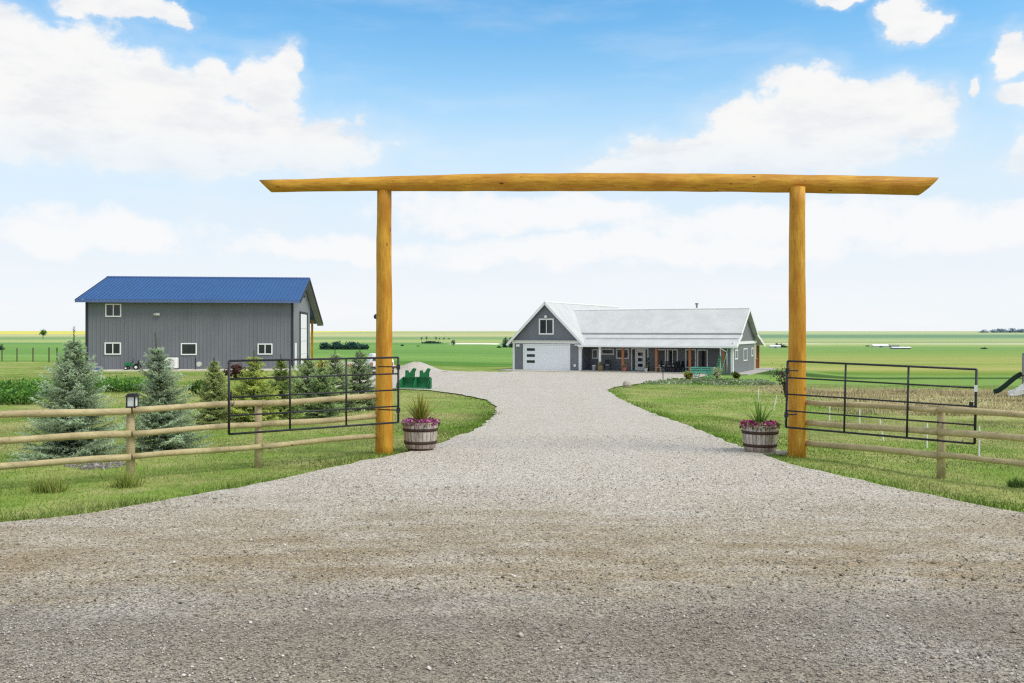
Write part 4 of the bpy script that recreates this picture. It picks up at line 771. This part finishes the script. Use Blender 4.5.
for sg in (-1, 1):
    bb = MB(); bb.bar((GM, -.45, GA - .10), (GM + sg * (-GM + .5), -.45, GE - .10), .05, .24); bb.build('barge_board', MT['white'], hs)
MB().tube([(GM, -.44, GA + .03), (GM, EXT + .4, GA + .03)], .08, 8).build('ridge_cap', MT['white'], hs)
tb = MB(); tb.box(-GW - .05, .05, -.12, -.003, 2.72, 2.98); tb.build('belt_board', MT['white'], hs)
MB().prism([(-GW - .1, -.3), (.1, -.3), (.1, -.003), (-GW - .1, -.003)], 2.985, 3.03, 'z').build('flashing', MT['roof'], hs)
cb = MB(); cb.box(-GW - .02, -GW + .2, -.03, -.002, -.05, 2.715); cb.box(-.24, .02, -.03, -.002, -.05, 2.715); cb.box(.0015, .02, .0, .22, -.05, 2.5); cb.build('corner_board', MT['white'], hs)
# garage door
def hu(px, v=0): k = (px - CX) / F; return (k * (HO[1] + v * ucs) - HO[0] - v * uss) / (ucs + k * uss)
def hz_(py, u, v): Y = HO[1] - u * uss + v * ucs; return H - (py - HY) * Y / F - HZ
gd0, gd1 = hu(524.5), hu(569); gdt = 2.52
gd = MB().box(gd0, gd1, -.03, -.002, .0, gdt); gd = gd.build('garage_door', MT['door'], hs)
sm = MB()
for i in range(1, 4): sm.box(gd0 + .02, gd1 - .02, -.034, -.031, gdt * i / 4 - .012, gdt * i / 4 + .012)
sm.build('panel_seam', MT['door'], gd)
for py in (349.5, 355.5, 361.5): z = hz_(py, gd0 + .6, 0); MB().box(hu(527), hu(535), -.045, -.032, z - .13, z + .13).build('door_window', MT['glass'], gd)
MB().ring(gd0 - .14, gd1 + .14, -.14, gdt + .14, .13, -.045, -.003).build('door_frame', MT['white'], hs)
window(hs, hu(539), hu(554), hz_(334.6, -3.5, 0), hz_(318.5, -3.5, 0), 0, sash=1, fw=.14); lu = hu(546.5); MB().lathe([(.02, 0), (.16, .04), (.16, .2), (.06, .28)], 12, (lu, -.2, 5.25)).build('gable_lamp', MT['white'], hs)
MB().box(hu(517), hu(520), -.2, -.004, 2.38, 2.62).build('flood_light', MT['white'], hs); MB().box(hu(574), hu(576), -.08, -.034, .45, .7).build('outlet_box', MT['white'], hs)
# main wing
UL, UR, WV, BV = .0, 14.76, 2.4, 10.2; RM, AH, BK, EV = 5.5, 6.12, 3.78, 2.58
UX = UR + .42
us = (AH - BK) / (RM - 1.75)                              # upper slope, v from 1.75 to 5.5
ls = (BK - .08 - EV) / (1.9 + .5)                          # lower slope, v from -.5 to 1.9
U0 = GM + (GA - AH) / gs                                   # ridge meets the garage roof
def upper(v): return AH - us * abs(v - RM)
up = MB(); A0 = U0 - .25
# upper slopes start along the valley with the garage roof
ub = GM + (GA - BK) / gs
up.add([(U0 - .2, RM, AH), (UX, RM, AH), (UX, 1.75, BK), (ub - .2, 1.75, BK)], [(0, 3, 2, 1)]); up.add([(U0 - .2, RM, AH), (UX, RM, AH), (UX, 9.25, BK), (ub - .2, 9.25, BK)], [(0, 1, 2, 3)]); up.open = True
upo = up.build('roof', MT['roof'], hs); so_ = upo.modifiers.new('s', 'SOLIDIFY'); so_.thickness = .1; so_.offset = -1
lo_ = MB(); lo_.add([(-.5, -.5, EV), (UX, -.5, EV), (UX, 1.9, EV + ls * 2.4), (-.5, 1.9, EV + ls * 2.4)], [(0, 1, 2, 3)]); lo_.add([(6, 9.1, EV + ls * 2.4), (UX, 9.1, EV + ls * 2.4), (UX, 13.3, EV - .1), (6, 13.3, EV - .1)], [(0, 3, 2, 1)]); lo_.open = True
loo = lo_.build('porch_roof', MT['roof'], hs); so_ = loo.modifiers.new('s', 'SOLIDIFY'); so_.thickness = .08; so_.offset = -1
MB().bar((.2, .75, EV + ls * 1.25 + .1), (UX - .1, .75, EV + ls * 1.25 + .1), .05, .07).build('snow_guard', MT['eave'], hs)
MB().box(ub + .1, UX, 1.70, 1.76, BK - .16, BK - .02).build('eave_trim', MT['eave'], hs)
MB().box(-.1, UX + .02, -.62, -.51, EV - .16, EV + .0).build('gutter', MT['white'], hs)
MB().box(.15, UR, -.45, WV - .02, EV - .14, EV - .10).build('porch_ceiling', MT['dark'], hs)
MB().tube([(U0, RM, AH + .03), (UX, RM, AH + .03)], .09, 8).build('ridge_cap', MT['white'], hs)
bb = MB()
for pts in (((-.5, EV), (1.9, EV + ls * 2.4)), ((1.7, BK - .02), (RM, AH)), ((RM, AH), (9.3, BK - .02)), ((9.1, EV + ls * 2.4), (13.3, EV - .1))):
    (v0, z0), (v1, z1) = pts; bb.bar((UX + .03, v0, z0 - .09), (UX + .03, v1, z1 - .09), .05, .26)
bb.build('barge_board', MT['white'], hs)
# front wall of the porch, enclosed end block and gable wall
MB().box(.005, 13.6, WV, WV + .12, -.05, 3.3).build('porch_wall', MT['siding'], hs)
MB().box(13.6, UR - .121, 0, .12, -.05, EV - .02).box(13.6, 13.72, .122, WV - .01, -.05, EV - .02).build('end_block_wall', MT['siding'], hs)
MB().prism([(.0, -.05), (BV, -.05), (BV, BK - .2), (9.2, BK - .2), (RM, AH - .2), (1.8, BK - .2), (.0, EV + .1)], UR - .12, UR, 'x').build('gable_wall', MT['barnend'], hs)
MB().box(6, UR - .13, BV - .12, BV, -.05, BK - .25).build('rear_wall', MT['siding'], hs)
tb = MB(); tb.box(UR + .002, UR + .10, -.1, BV + .5, 2.72, 2.98); tb.build('belt_board', MT['white'], hs)
cb = MB(); cb.box(UR - .2, UR + .02, -.03, -.002, -.05, EV - .05); cb.box(UR + .0015, UR + .022, 0, .24, -.05, 2.71); cb.box(UR + .0015, UR + .022, BV - .24, BV, -.05, 2.71); cb.box(13.58, 13.70, -.03, -.002, -.05, EV - .05); cb.build('corner_board', MT['white'], hs)
ud = hu(727, -.1); dp = MB(); dp.tube([(ud - .55, -.56, EV - .15), (ud - .1, -.2, EV - .45), (ud, -.12, EV - .6), (ud, -.12, .05)], .05, 8); dp.tube([(.35, -.56, EV - .15), (.18, -.2, EV - .4), (.1, -.08, EV - .5), (.1, -.08, .0)], .045, 8); dp.build('downspout', MT['white'], hs, True)
# gable wall windows: a window built facing -y, turned to face +u
for v0, v1, z0, z1 in ((.75, 1.9, 1.35, 2.25), (4.5, 6.2, 1.1, 2.3), (8.2, 9.1, 1.45, 2.3)):
    w = MB(); w.box(UR + .002, UR + .05, v0, v1, z0, z0 + .1).box(UR + .002, UR + .05, v0, v1, z1 - .1, z1).box(UR + .002, UR + .05, v0, v0 + .1, z0 + .1, z1 - .1).box(UR + .002, UR + .05, v1 - .1, v1, z0 + .1, z1 - .1); w = w.build('window', MT['white'], hs)
    MB().box(UR + .003, UR + .025, v0 + .09, v1 - .09, z0 + .09, z1 - .09).build('pane', MT['barnend'], w)
# porch windows and front door
def pw(px0, px1, y0, y1, sash=0, **k): window(hs, hu(px0, WV), hu(px1, WV), hz_(y1, hu(px0, WV), WV), hz_(y0, hu(px0, WV), WV), WV, sash=sash, fw=.12, **k)
pw(592.2, 598.2, 349, 358.8, glass='siding'); pw(601.5, 614, 348.5, 354.6); pw(616.3, 629, 348.5, 358.8, 1); pw(657, 666.2, 349, 366); pw(667.3, 678, 349, 366.5, 1); pw(685.3, 696.3, 349, 368); pw(697.2, 708, 349.4, 368)
d0, d1 = hu(631.3, WV), hu(648.6, WV); dz = 2.3
fd = MB().ring(d0, d1, -.1, dz, .11, WV - .06, WV - .003).build('door_frame', MT['white'], hs)
dl0, dl1 = hu(635.3, WV), hu(645.6, WV); dr = MB().box(dl0, dl1, WV - .05, WV - .005, .12, dz - .12).build('front_door', MT['white'], hs)
for z in (.62, 1.16, 1.70): MB().box(hu(638.2, WV), hu(642.8, WV), WV - .065, WV - .052, z - .16, z + .16).build('door_pane', MT['glass'], dr)
MB().tube([(dl0 + .12, WV - .05, 1.02), (dl0 + .12, WV - .11, 1.02)], .03, 8).bar((dl0 + .05, WV - .11, 1.02), (dl0 + .22, WV - .11, 1.02), .03).build('handle', MT['steel'], dr)
MB().box(d0 + .12, dl0 - .03, WV - .03, WV - .004, .2, dz - .13).box(dl1 + .03, d1 - .12, WV - .03, WV - .004, .2, dz - .13).build('sidelight', MT['glass'], hs)
for px in (623, 656.5, 690, 723.5):
    u = hu(px, -.1); MB().box(u - .115, u + .115, -.22, .01, .121, EV - .16).build('porch_post', MT['cedar'], hs, bevel=.02)
u = hu(600, -.1); MB().box(u - .10, u + .10, -.2, .0, .121, EV - .16).build('white_post', MT['white'], hs)
for v in (12.8,):
    for u in (UR - .2, UR - 4): MB().box(u - .14, u + .14, v - .14, v + .14, .121, EV - .1).build('porch_post', MT['cedar'], hs)
    MB().box(UR - 2.6, UR - 2.3, v - .14, v + .14, .121, EV - .1).build('porch_post', MT['cedar'], hs); MB().box(UR - .3, UR - .1, 10.8, 11.05, .121, EV + .1).build('porch_post', MT['log'], hs)
mb = MB()
for i in range(9): mb.bar((UR - .2, 10.5 + i * .26, .15), (UR - .2, 10.5 + i * .26, 1.05), .07)
mb.bar((UR - .2, 10.3, 1.1), (UR - .2, 12.65, 1.1), .09); mb.build('railing', MT['cedar'], hs)
vp = MB(); uv = hu(696, RM); vp.tube([(uv, RM + .3, AH - .3), (uv, RM + .3, AH + .45)], .09, 10); vp.tube([(uv, RM + .3, AH + .45), (uv, RM + .3, AH + .6)], .16, 10); vp.build('vent_pipe', MT['steel'], hs)

# ------------------------------------------------------------------ porch furniture and pots (each stands on the porch)
PZ = HZ + .12
def hp(px, v): u = hu(px, v); return (*HW(u, v), PZ)
def pot(name, label, px, v, r, h, m, plant=None, seed=0, z=PZ):
    x, y, _ = hp(px, v); t_ = thing(name, label, 'pot', (x, y, z)); MB().lathe([(r * .72, 0), (r, h * .9), (r * 1.08, h * .9), (r * 1.08, h), (r * .9, h), (r * .88, h * .86), (0, h * .85)], 16).build('pot', MT[m], t_, True)
    if plant:
        rng = np.random.default_rng(seed); n = 260; P = rng.normal(0, 1, (n, 3)) * [r * .5, r * .5, 0]; P[:, 2] = h + rng.random(n) * plant[0]; c = np.array(plant[1])[rng.integers(0, len(plant[1]), n)] * rng.uniform(.6, 1.3, (n, 1)); arr_mesh('foliage', leaves(P, .05, rng), 4, np.repeat(c, 4, 0), MT['leaf'], t_)
    return t_
pot('bucket', 'white bucket standing by the garage side wall', 594, .6, .19, .5, 'white')
pot('flower_pot', 'brown wicker pot with trailing plant at the white porch post', 600.3, -.42, .26, .42, 'tan', (.45, [(.3, .22, .10), (.16, .2, .06)]), 1)
pot('flower_pot', 'pink glazed flower pot right of the first cedar post', 626.2, .3, .2, .45, 'pink', (.55, [(.6, .35, .25), (.6, .5, .35), (.2, .3, .08)]), 2)
pot('flower_pot', 'pink flower pot at the foot of the first cedar post', 624.6, -.4, .16, .35, 'pink', (.3, [(.5, .2, .25), (.2, .26, .1)]), 3)
pot('flower_pot', 'dark pot with tall green plant right of the front door', 647.8, 1.4, .18, .4, 'dark', (.9, [(.05, .12, .04), (.08, .16, .05)]), 4)
pot('flower_pot', 'small white pot on the step right of the door', 646.2, -.3, .14, .3, 'white', (.25, [(.4, .35, .2), (.2, .26, .1)]), 5)
def chair(label, px, v, rz, m='dark', group='porch chairs'):
    x, y, z = hp(px, v); t_ = thing('porch_chair', label, 'chair', (x, y, z), rz, group)
    MB().box(-.27, .27, -.26, .26, .40, .45).build('seat', MT[m], t_, bevel=.01)
    bk = MB()
    for i in range(5): bk.box(-.26 + i * .11, -.26 + i * .11 + .08, .245, .275, .46, 1.02)
    bk.box(-.27, .27, .276, .30, .92, .98); bk.build('backrest', MT[m], t_)
    for a in (-1, 1):
        MB().box(a * .29 - .03, a * .29 + .03, -.26, .30, .62, .65).build('armrest', MT[m], t_)
        for b in (-.23, .25): MB().box(a * .29 - .025, a * .29 + .025, b - .025, b + .025, 0, .62).build('leg', MT[m], t_)
    return t_
chair('dark slatted armchair between white porch post and window', 607.5, 1.3, -TH + .2)
def cushion(px, v): x, y, z = hp(px, v); o = tag(MB().box(-.2, .2, -.18, .18, 0, .12).build('cushion', MT['pale'], None, bevel=.04), 'pale cushion on the dark armchair by the white porch post', 'cushion'); o.location = (x, y, z + .452); o.rotation_euler.z = -TH + .2
cushion(607.5, 1.3)
x, y, z = hp(672, .9); tb_ = thing('patio_table', 'dark round patio table between the porch chairs', 'table', (x, y, z)); MB().lathe([(.0, .70), (.62, .70), (.64, .715), (.62, .735), (0, .736)], 24).build('tabletop', MT['dark'], tb_)
for i in range(4): a = i * 1.57 + .4; MB().tube([(math.cos(a) * .45, math.sin(a) * .45, .0), (math.cos(a) * .4, math.sin(a) * .4, .70)], .03, 8).build('leg', MT['dark'], tb_)
for px, v, rz, lab in ((664, .8, 1.2, 'dark patio chair left of the round porch table'), (668.5, .2, 2.9, 'dark patio chair in front of the round porch table'), (676, .3, 3.6, 'dark patio chair in front right of the round porch table'), (680.5, 1.0, -1.3, 'dark patio chair right of the round porch table')): chair(lab, px, v, rz, 'black')
x, y, z = hp(658.5, -.45); st = thing('wooden_stool', 'small tan wooden stool beside the second cedar post', 'stool', (x, y, z), -TH); MB().box(-.25, .25, -.18, .18, .42, .47).build('seat', MT['tan'], st)
for a in (-1, 1):
    for b in (-1, 1): MB().bar((a * .22, b * .15, 0), (a * .18, b * .12, .42), .05).build('leg', MT['tan'], st)
# green wagon with flowers, trellis
wx, wy = gp(702.5, 377.6); wz = g(wx, wy); wg = thing('garden_wagon', 'mint green slatted garden wagon before the porch', 'wagon', (wx, wy, wz), -TH)
bd = MB(); bd.box(-.95, .95, -.42, .42, .40, .45)
for z in (.47, .64, .81): bd.box(-.97, .97, -.45, -.42, z, z + .075); bd.box(-.97, .97, .42, .45, z, z + .075); bd.box(-.98, -.95, -.42, .42, z, z + .075); bd.box(.95, .98, -.42, .42, z, z + .075)
for xx in (-.9, 0, .9): bd.box(xx - .04, xx + .04, -.475, -.451, .42, .9)
bd.build('body', MT['mint'], wg)
for xx in (-.62, .62):
    for yy in (-.5, .5):
        mb = MB(); mb.tube([Vector((xx + .26 * math.cos(q), yy, .28 + .26 * math.sin(q))) for q in np.linspace(0, 6.28, 17)], .028, 6); w_ = mb.build('wheel', MT['mint'], wg); mb = MB()
        for q in range(4): a = q * math.pi / 4; mb.bar((xx - .25 * math.cos(a), yy, .28 - .25 * math.sin(a)), (xx + .25 * math.cos(a), yy, .28 + .25 * math.sin(a)), .025)
        mb.build('spoke', MT['mint'], w_)
MB().bar((-.95, 0, .3), (-1.5, 0, .62), .05).build('handle', MT['mint'], wg)
tx, ty = HW(hu(719.5, -1.2), -1.2); tl = thing('garden_trellis', 'green lattice obelisk trellis against the last porch post', 'trellis', (tx, ty, g(tx, ty))); fr = MB()
for a, b in ((-1, -1), (1, -1), (1, 1), (-1, 1)): fr.bar((a * .42, b * .42, 0), (a * .05, b * .05, 1.75), .05)
fr.build('frame', MT['green'], tl); la = MB()
for z in np.arange(.2, 1.6, .2):
    w = .42 - .37 * z / 1.75; la.bar((-w, -w, z), (w, -w, z), .03); la.bar((-w, w, z), (w, w, z), .03); la.bar((-w, -w, z), (-w, w, z), .03); la.bar((w, -w, z), (w, w, z), .03)
la.build('lattice', MT['mint'], tl)
pp = thing('leaning_pole', 'thin yellow green pole leaning from trellis toward the eave', 'pole', (tx + .1, ty - .5, g(tx, ty - .5))); MB().tube([(-.1, 0, 0), (.55, 0, 2.5)], .03, 6).build('shaft', MT['mint'], pp); MB().tube([(.55, 0, 2.5), (.56, 0, 2.56)], .05, 6).build('tip', MT['stake'], pp)
gbush(717, 378.5, 368.5, 13, 'flower_clump', 'white and coral flowers beside the mint wagon', 'flowers', LG[:2], 700, .06, 40, flower=((.75, .62, .52), .5))
x, y = gp(663, 381.5); bf = thing('garden_post', 'thin dark garden post with small cap before the porch', 'post', (x, y, g(x, y))); MB().bar((0, 0, 0), (0, 0, .75), .05).build('shaft', MT['dark'], bf); MB().lathe([(.08, .75), (.1, .78), (.03, .86)], 10).build('cap', MT['dark'], bf)
x, y = gp(627, 387.4); rk = MB().lathe([(.0, 0), (.22, .02), (.26, .15), (.2, .3), (.09, .36), (0, .37)], 9).build('field_stone', MT['slab'], None); rk.location = (x, y, g(x, y)); tag(rk, 'grey field stone at the tip of the lawn before the house', 'stone')

# ------------------------------------------------------------------ green three-point implement on the gravel
x, y = gp(415.5, 389.3); im = thing('tractor_implement', 'green double bucket tractor attachment parked on gravel behind planter', 'farm implement', (x, y, g(x, y) + .05), -.22); im.scale = (.88, .9, .78)
prof = [(-.30, .08), (-.34, .0), (.25, 0), (.33, .3), (.30, .62), (.24, .62), (.26, .3), (.20, .07)]
MB().prism(prof, -.80, .80, 'x').build('bucket', MT['green'], im)
for xx in (-.83, -.02, .8): MB().prism([(-.34, 0), (.34, 0), (.36, .64), (.12, .66), (-.26, .30)], xx, xx + .035, 'x').build('side_plate', MT['green'], im)
MB().box(-.8, .8, .16, .30, .63, .70).build('top_bar', MT['green'], im)
for xx in (-.42, .42):
    up_ = MB()
    for yy in (.10, .30): up_.prism([(xx - .24, .68), (xx + .26, .68), (xx + .27, .98), (xx + .36, 1.20), (xx + .24, 1.26), (xx + .08, 1.0), (xx - .06, .92), (xx - .12, 1.12), (xx - .22, 1.10), (xx - .21, .86)], yy, yy + .05, 'y')
    up_.tube([(xx + .29, .08, 1.19), (xx + .29, .37, 1.19)], .045, 8); up_.tube([(xx - .17, .08, 1.06), (xx - .17, .37, 1.06)], .04, 8); up_.build('hitch_bracket', MT['green'], im)
for sg in (-1, 1): MB().add([(sg * .83, -.3, .0), (sg * .83, .3, .0), (sg * 1.0, -.42, .0), (sg * .84, .28, .62), (sg * .84, .05, .62), (sg * .98, -.36, .35)], [(0, 1, 3, 4), (0, 4, 5, 2), (0, 2, 1)]).build('wing_plate', MT['green'], im)
mb = MB()
for i in range(8): mb.box(-.78 + i * .2, -.70 + i * .2, -.39, -.30, .0, .05)
mb.build('cutting_edge', MT['steel'], im)
# gravel heap beside the yard
x, y = gp(415, 371.5); n = 1; V = []; fs = []
heap = MB(); R_, S_ = 9, 28
for i in range(R_ + 1):
    for k in range(S_): a = 6.283 * k / S_; rr = i / R_; V.append((math.cos(a) * 2.6 * rr * (1 + .08 * math.sin(3 * a)), math.sin(a) * 2.8 * rr, .78 * (math.cos(rr * math.pi) * .5 + .5) + .03 * math.sin(a * 5 + i) * (1 - rr) - .02))
heap.add(V, [(i * S_ + k, (i + 1) * S_ + k, (i + 1) * S_ + (k + 1) % S_, i * S_ + (k + 1) % S_) for i in range(R_) for k in range(S_)]); heap.open = True
hp_ = heap.build('gravel_heap', MT['gravel'], None, True); hp_.location = (x, y + 1, g(x, y) + .02); tag(hp_, 'low heap of pinkish gravel behind the green implement', 'gravel heap')

# pole behind the left post
x, y = gp(377, 398); yp = thing('yard_lamp', 'thin grey yard lamp pole just left of the left gateway post', 'lamp', (x, y, g(x, y))); hh = (398 - 318) * y / F; MB().tube([(0, 0, 0), (0, 0, hh)], .035, 8).build('pole', MT['steel'], yp, True); MB().lathe([(.03, 0), (.10, .03), (.10, .14), (.04, .20)], 12, (-.03, 0, hh - .04)).build('lamp_head', MT['dark'], yp, True)

# white car behind the trees
x, y = gp(382, 374.6); cr = thing('parked_car', 'white car parked in the gravel yard behind the left gateway post', 'car', (x, y, g(x, y) + .04), .25)
sec = [(-.86, .32), (.86, .32), (.90, .55), (.88, .92), (.66, 1.46), (-.66, 1.46), (-.88, .92), (-.90, .55)]
body = MB(); secs = [(0, .86, .95), (.12, 1, 1), (2.6, 1, 1), (3.0, .98, .64), (4.1, .96, .62), (4.3, .86, .55)]; vs = []; k = len(sec)
for yy, sx, sz in secs:
    for a, b in sec: vs.append((a * sx, yy, min(b, .92) if sz < .9 and b > 1 else b * (sz if sz > .9 else 1)))
body.add(vs, [(i * k + j, i * k + (j + 1) % k, (i + 1) * k + (j + 1) % k, (i + 1) * k + j) for i in range(len(secs) - 1) for j in range(k)] + [tuple(range(k))[::-1], tuple((len(secs) - 1) * k + j for j in range(k))]); body.build('body', MT['white'], cr)
MB().add([(-.70, -.03, .98), (.70, -.03, .98), (.56, .03, 1.36), (-.56, .03, 1.36)], [(0, 1, 2, 3)]).build('rear_window', MT['glass'], cr)
for a in (-1, 1):
    MB().box(a * .74 - .09, a * .74 + .09, -.02, .06, .62, .86).build('tail_light', MT['terra'], cr); MB().add([(a * .80, .4, 1.0), (a * .80, 2.5, 1.0), (a * .68, 2.3, 1.38), (a * .68, .5, 1.38)], [(0, 1, 2, 3)]).build('side_window', MT['glass'], cr)
    for yy in (.75, 3.45): w_ = MB().tube([(a * .82 - .1, yy, .33), (a * .82 + .1, yy, .33)], .33, 18).build('wheel', MT['rubber'], cr); MB().tube([(a * .82 - .11, yy, .33), (a * .82 + .11, yy, .33)], .2, 12).build('rim', MT['steel'], w_)
MB().box(-.88, .88, -.08, .04, .34, .56).build('bumper', MT['dark'], cr, bevel=.03)

# ------------------------------------------------------------------ play set at the right edge
px_, py_ = gp(1023.5, 398); ps = thing('play_set', 'play tower with dark green and pale curved slides at right edge', 'play set', (px_, py_, g(px_, py_)), -.5); S = py_ / F
for dx in (0, 1.3):
    for dy in (0, 1.3): MB().bar((dx, dy, 0), (dx, dy, 2.0), .09).build('post', MT['steel'], ps)
MB().box(-.05, 1.35, -.05, 1.35, .98, 1.06).build('platform', MT['brown'], ps)
MB().tube([(0, 0, 1.96), (.65, 0, 2.0), (1.3, 0, 1.96)], .05, 8).tube([(0, 1.3, 1.96), (.65, 1.3, 2.0), (1.3, 1.3, 1.96)], .05, 8).build('top_rail', MT['slide'], ps)
MB().box(.06, 1.24, -.02, .02, 1.12, 1.6).build('side_panel', MT['pale'], ps)
def slide_mesh(path, w, m):
    mb = MB(); n = len(path)
    for i in range(n - 1):
        a, b = Vector(path[i]), Vector(path[i + 1]); d = (b - a); s = Vector((-d.y, d.x, 0)).normalized() * w / 2
        mb.add([a - s, a + s, b + s, b - s, a - s - Vector((0, 0, .04)), a + s - Vector((0, 0, .04)), b + s - Vector((0, 0, .04)), b - s - Vector((0, 0, .04))], [(0, 1, 2, 3), (7, 6, 5, 4), (0, 3, 7, 4), (1, 5, 6, 2), (0, 4, 5, 1), (3, 2, 6, 7)])
        for sg in (-1, 1): q = s * sg; mb.bar(a + q + Vector((0, 0, .07)), b + q + Vector((0, 0, .07)), .05, .2)
    return mb.build('slide', MT[m], ps)
slide_mesh([(-.05, .6, 1.02), (-.3, .6, .86), (-.75, .6, .42), (-1.0, .6, .2), (-1.2, .6, .13)], .45, 'slide')
slide_mesh([(.62, -.1, .98), (.5, -.5, .86), (.2, -.9, .55), (-.15, -1.2, .30), (-.5, -1.4, .20)], .46, 'pale')

SC.cycles.use_denoising = False; SC.cycles.max_bounces = 6; SC.cycles.sample_clamp_indirect = 4
SC.cycles.pixel_filter_type = 'BLACKMAN_HARRIS'; SC.cycles.filter_width = 1.25
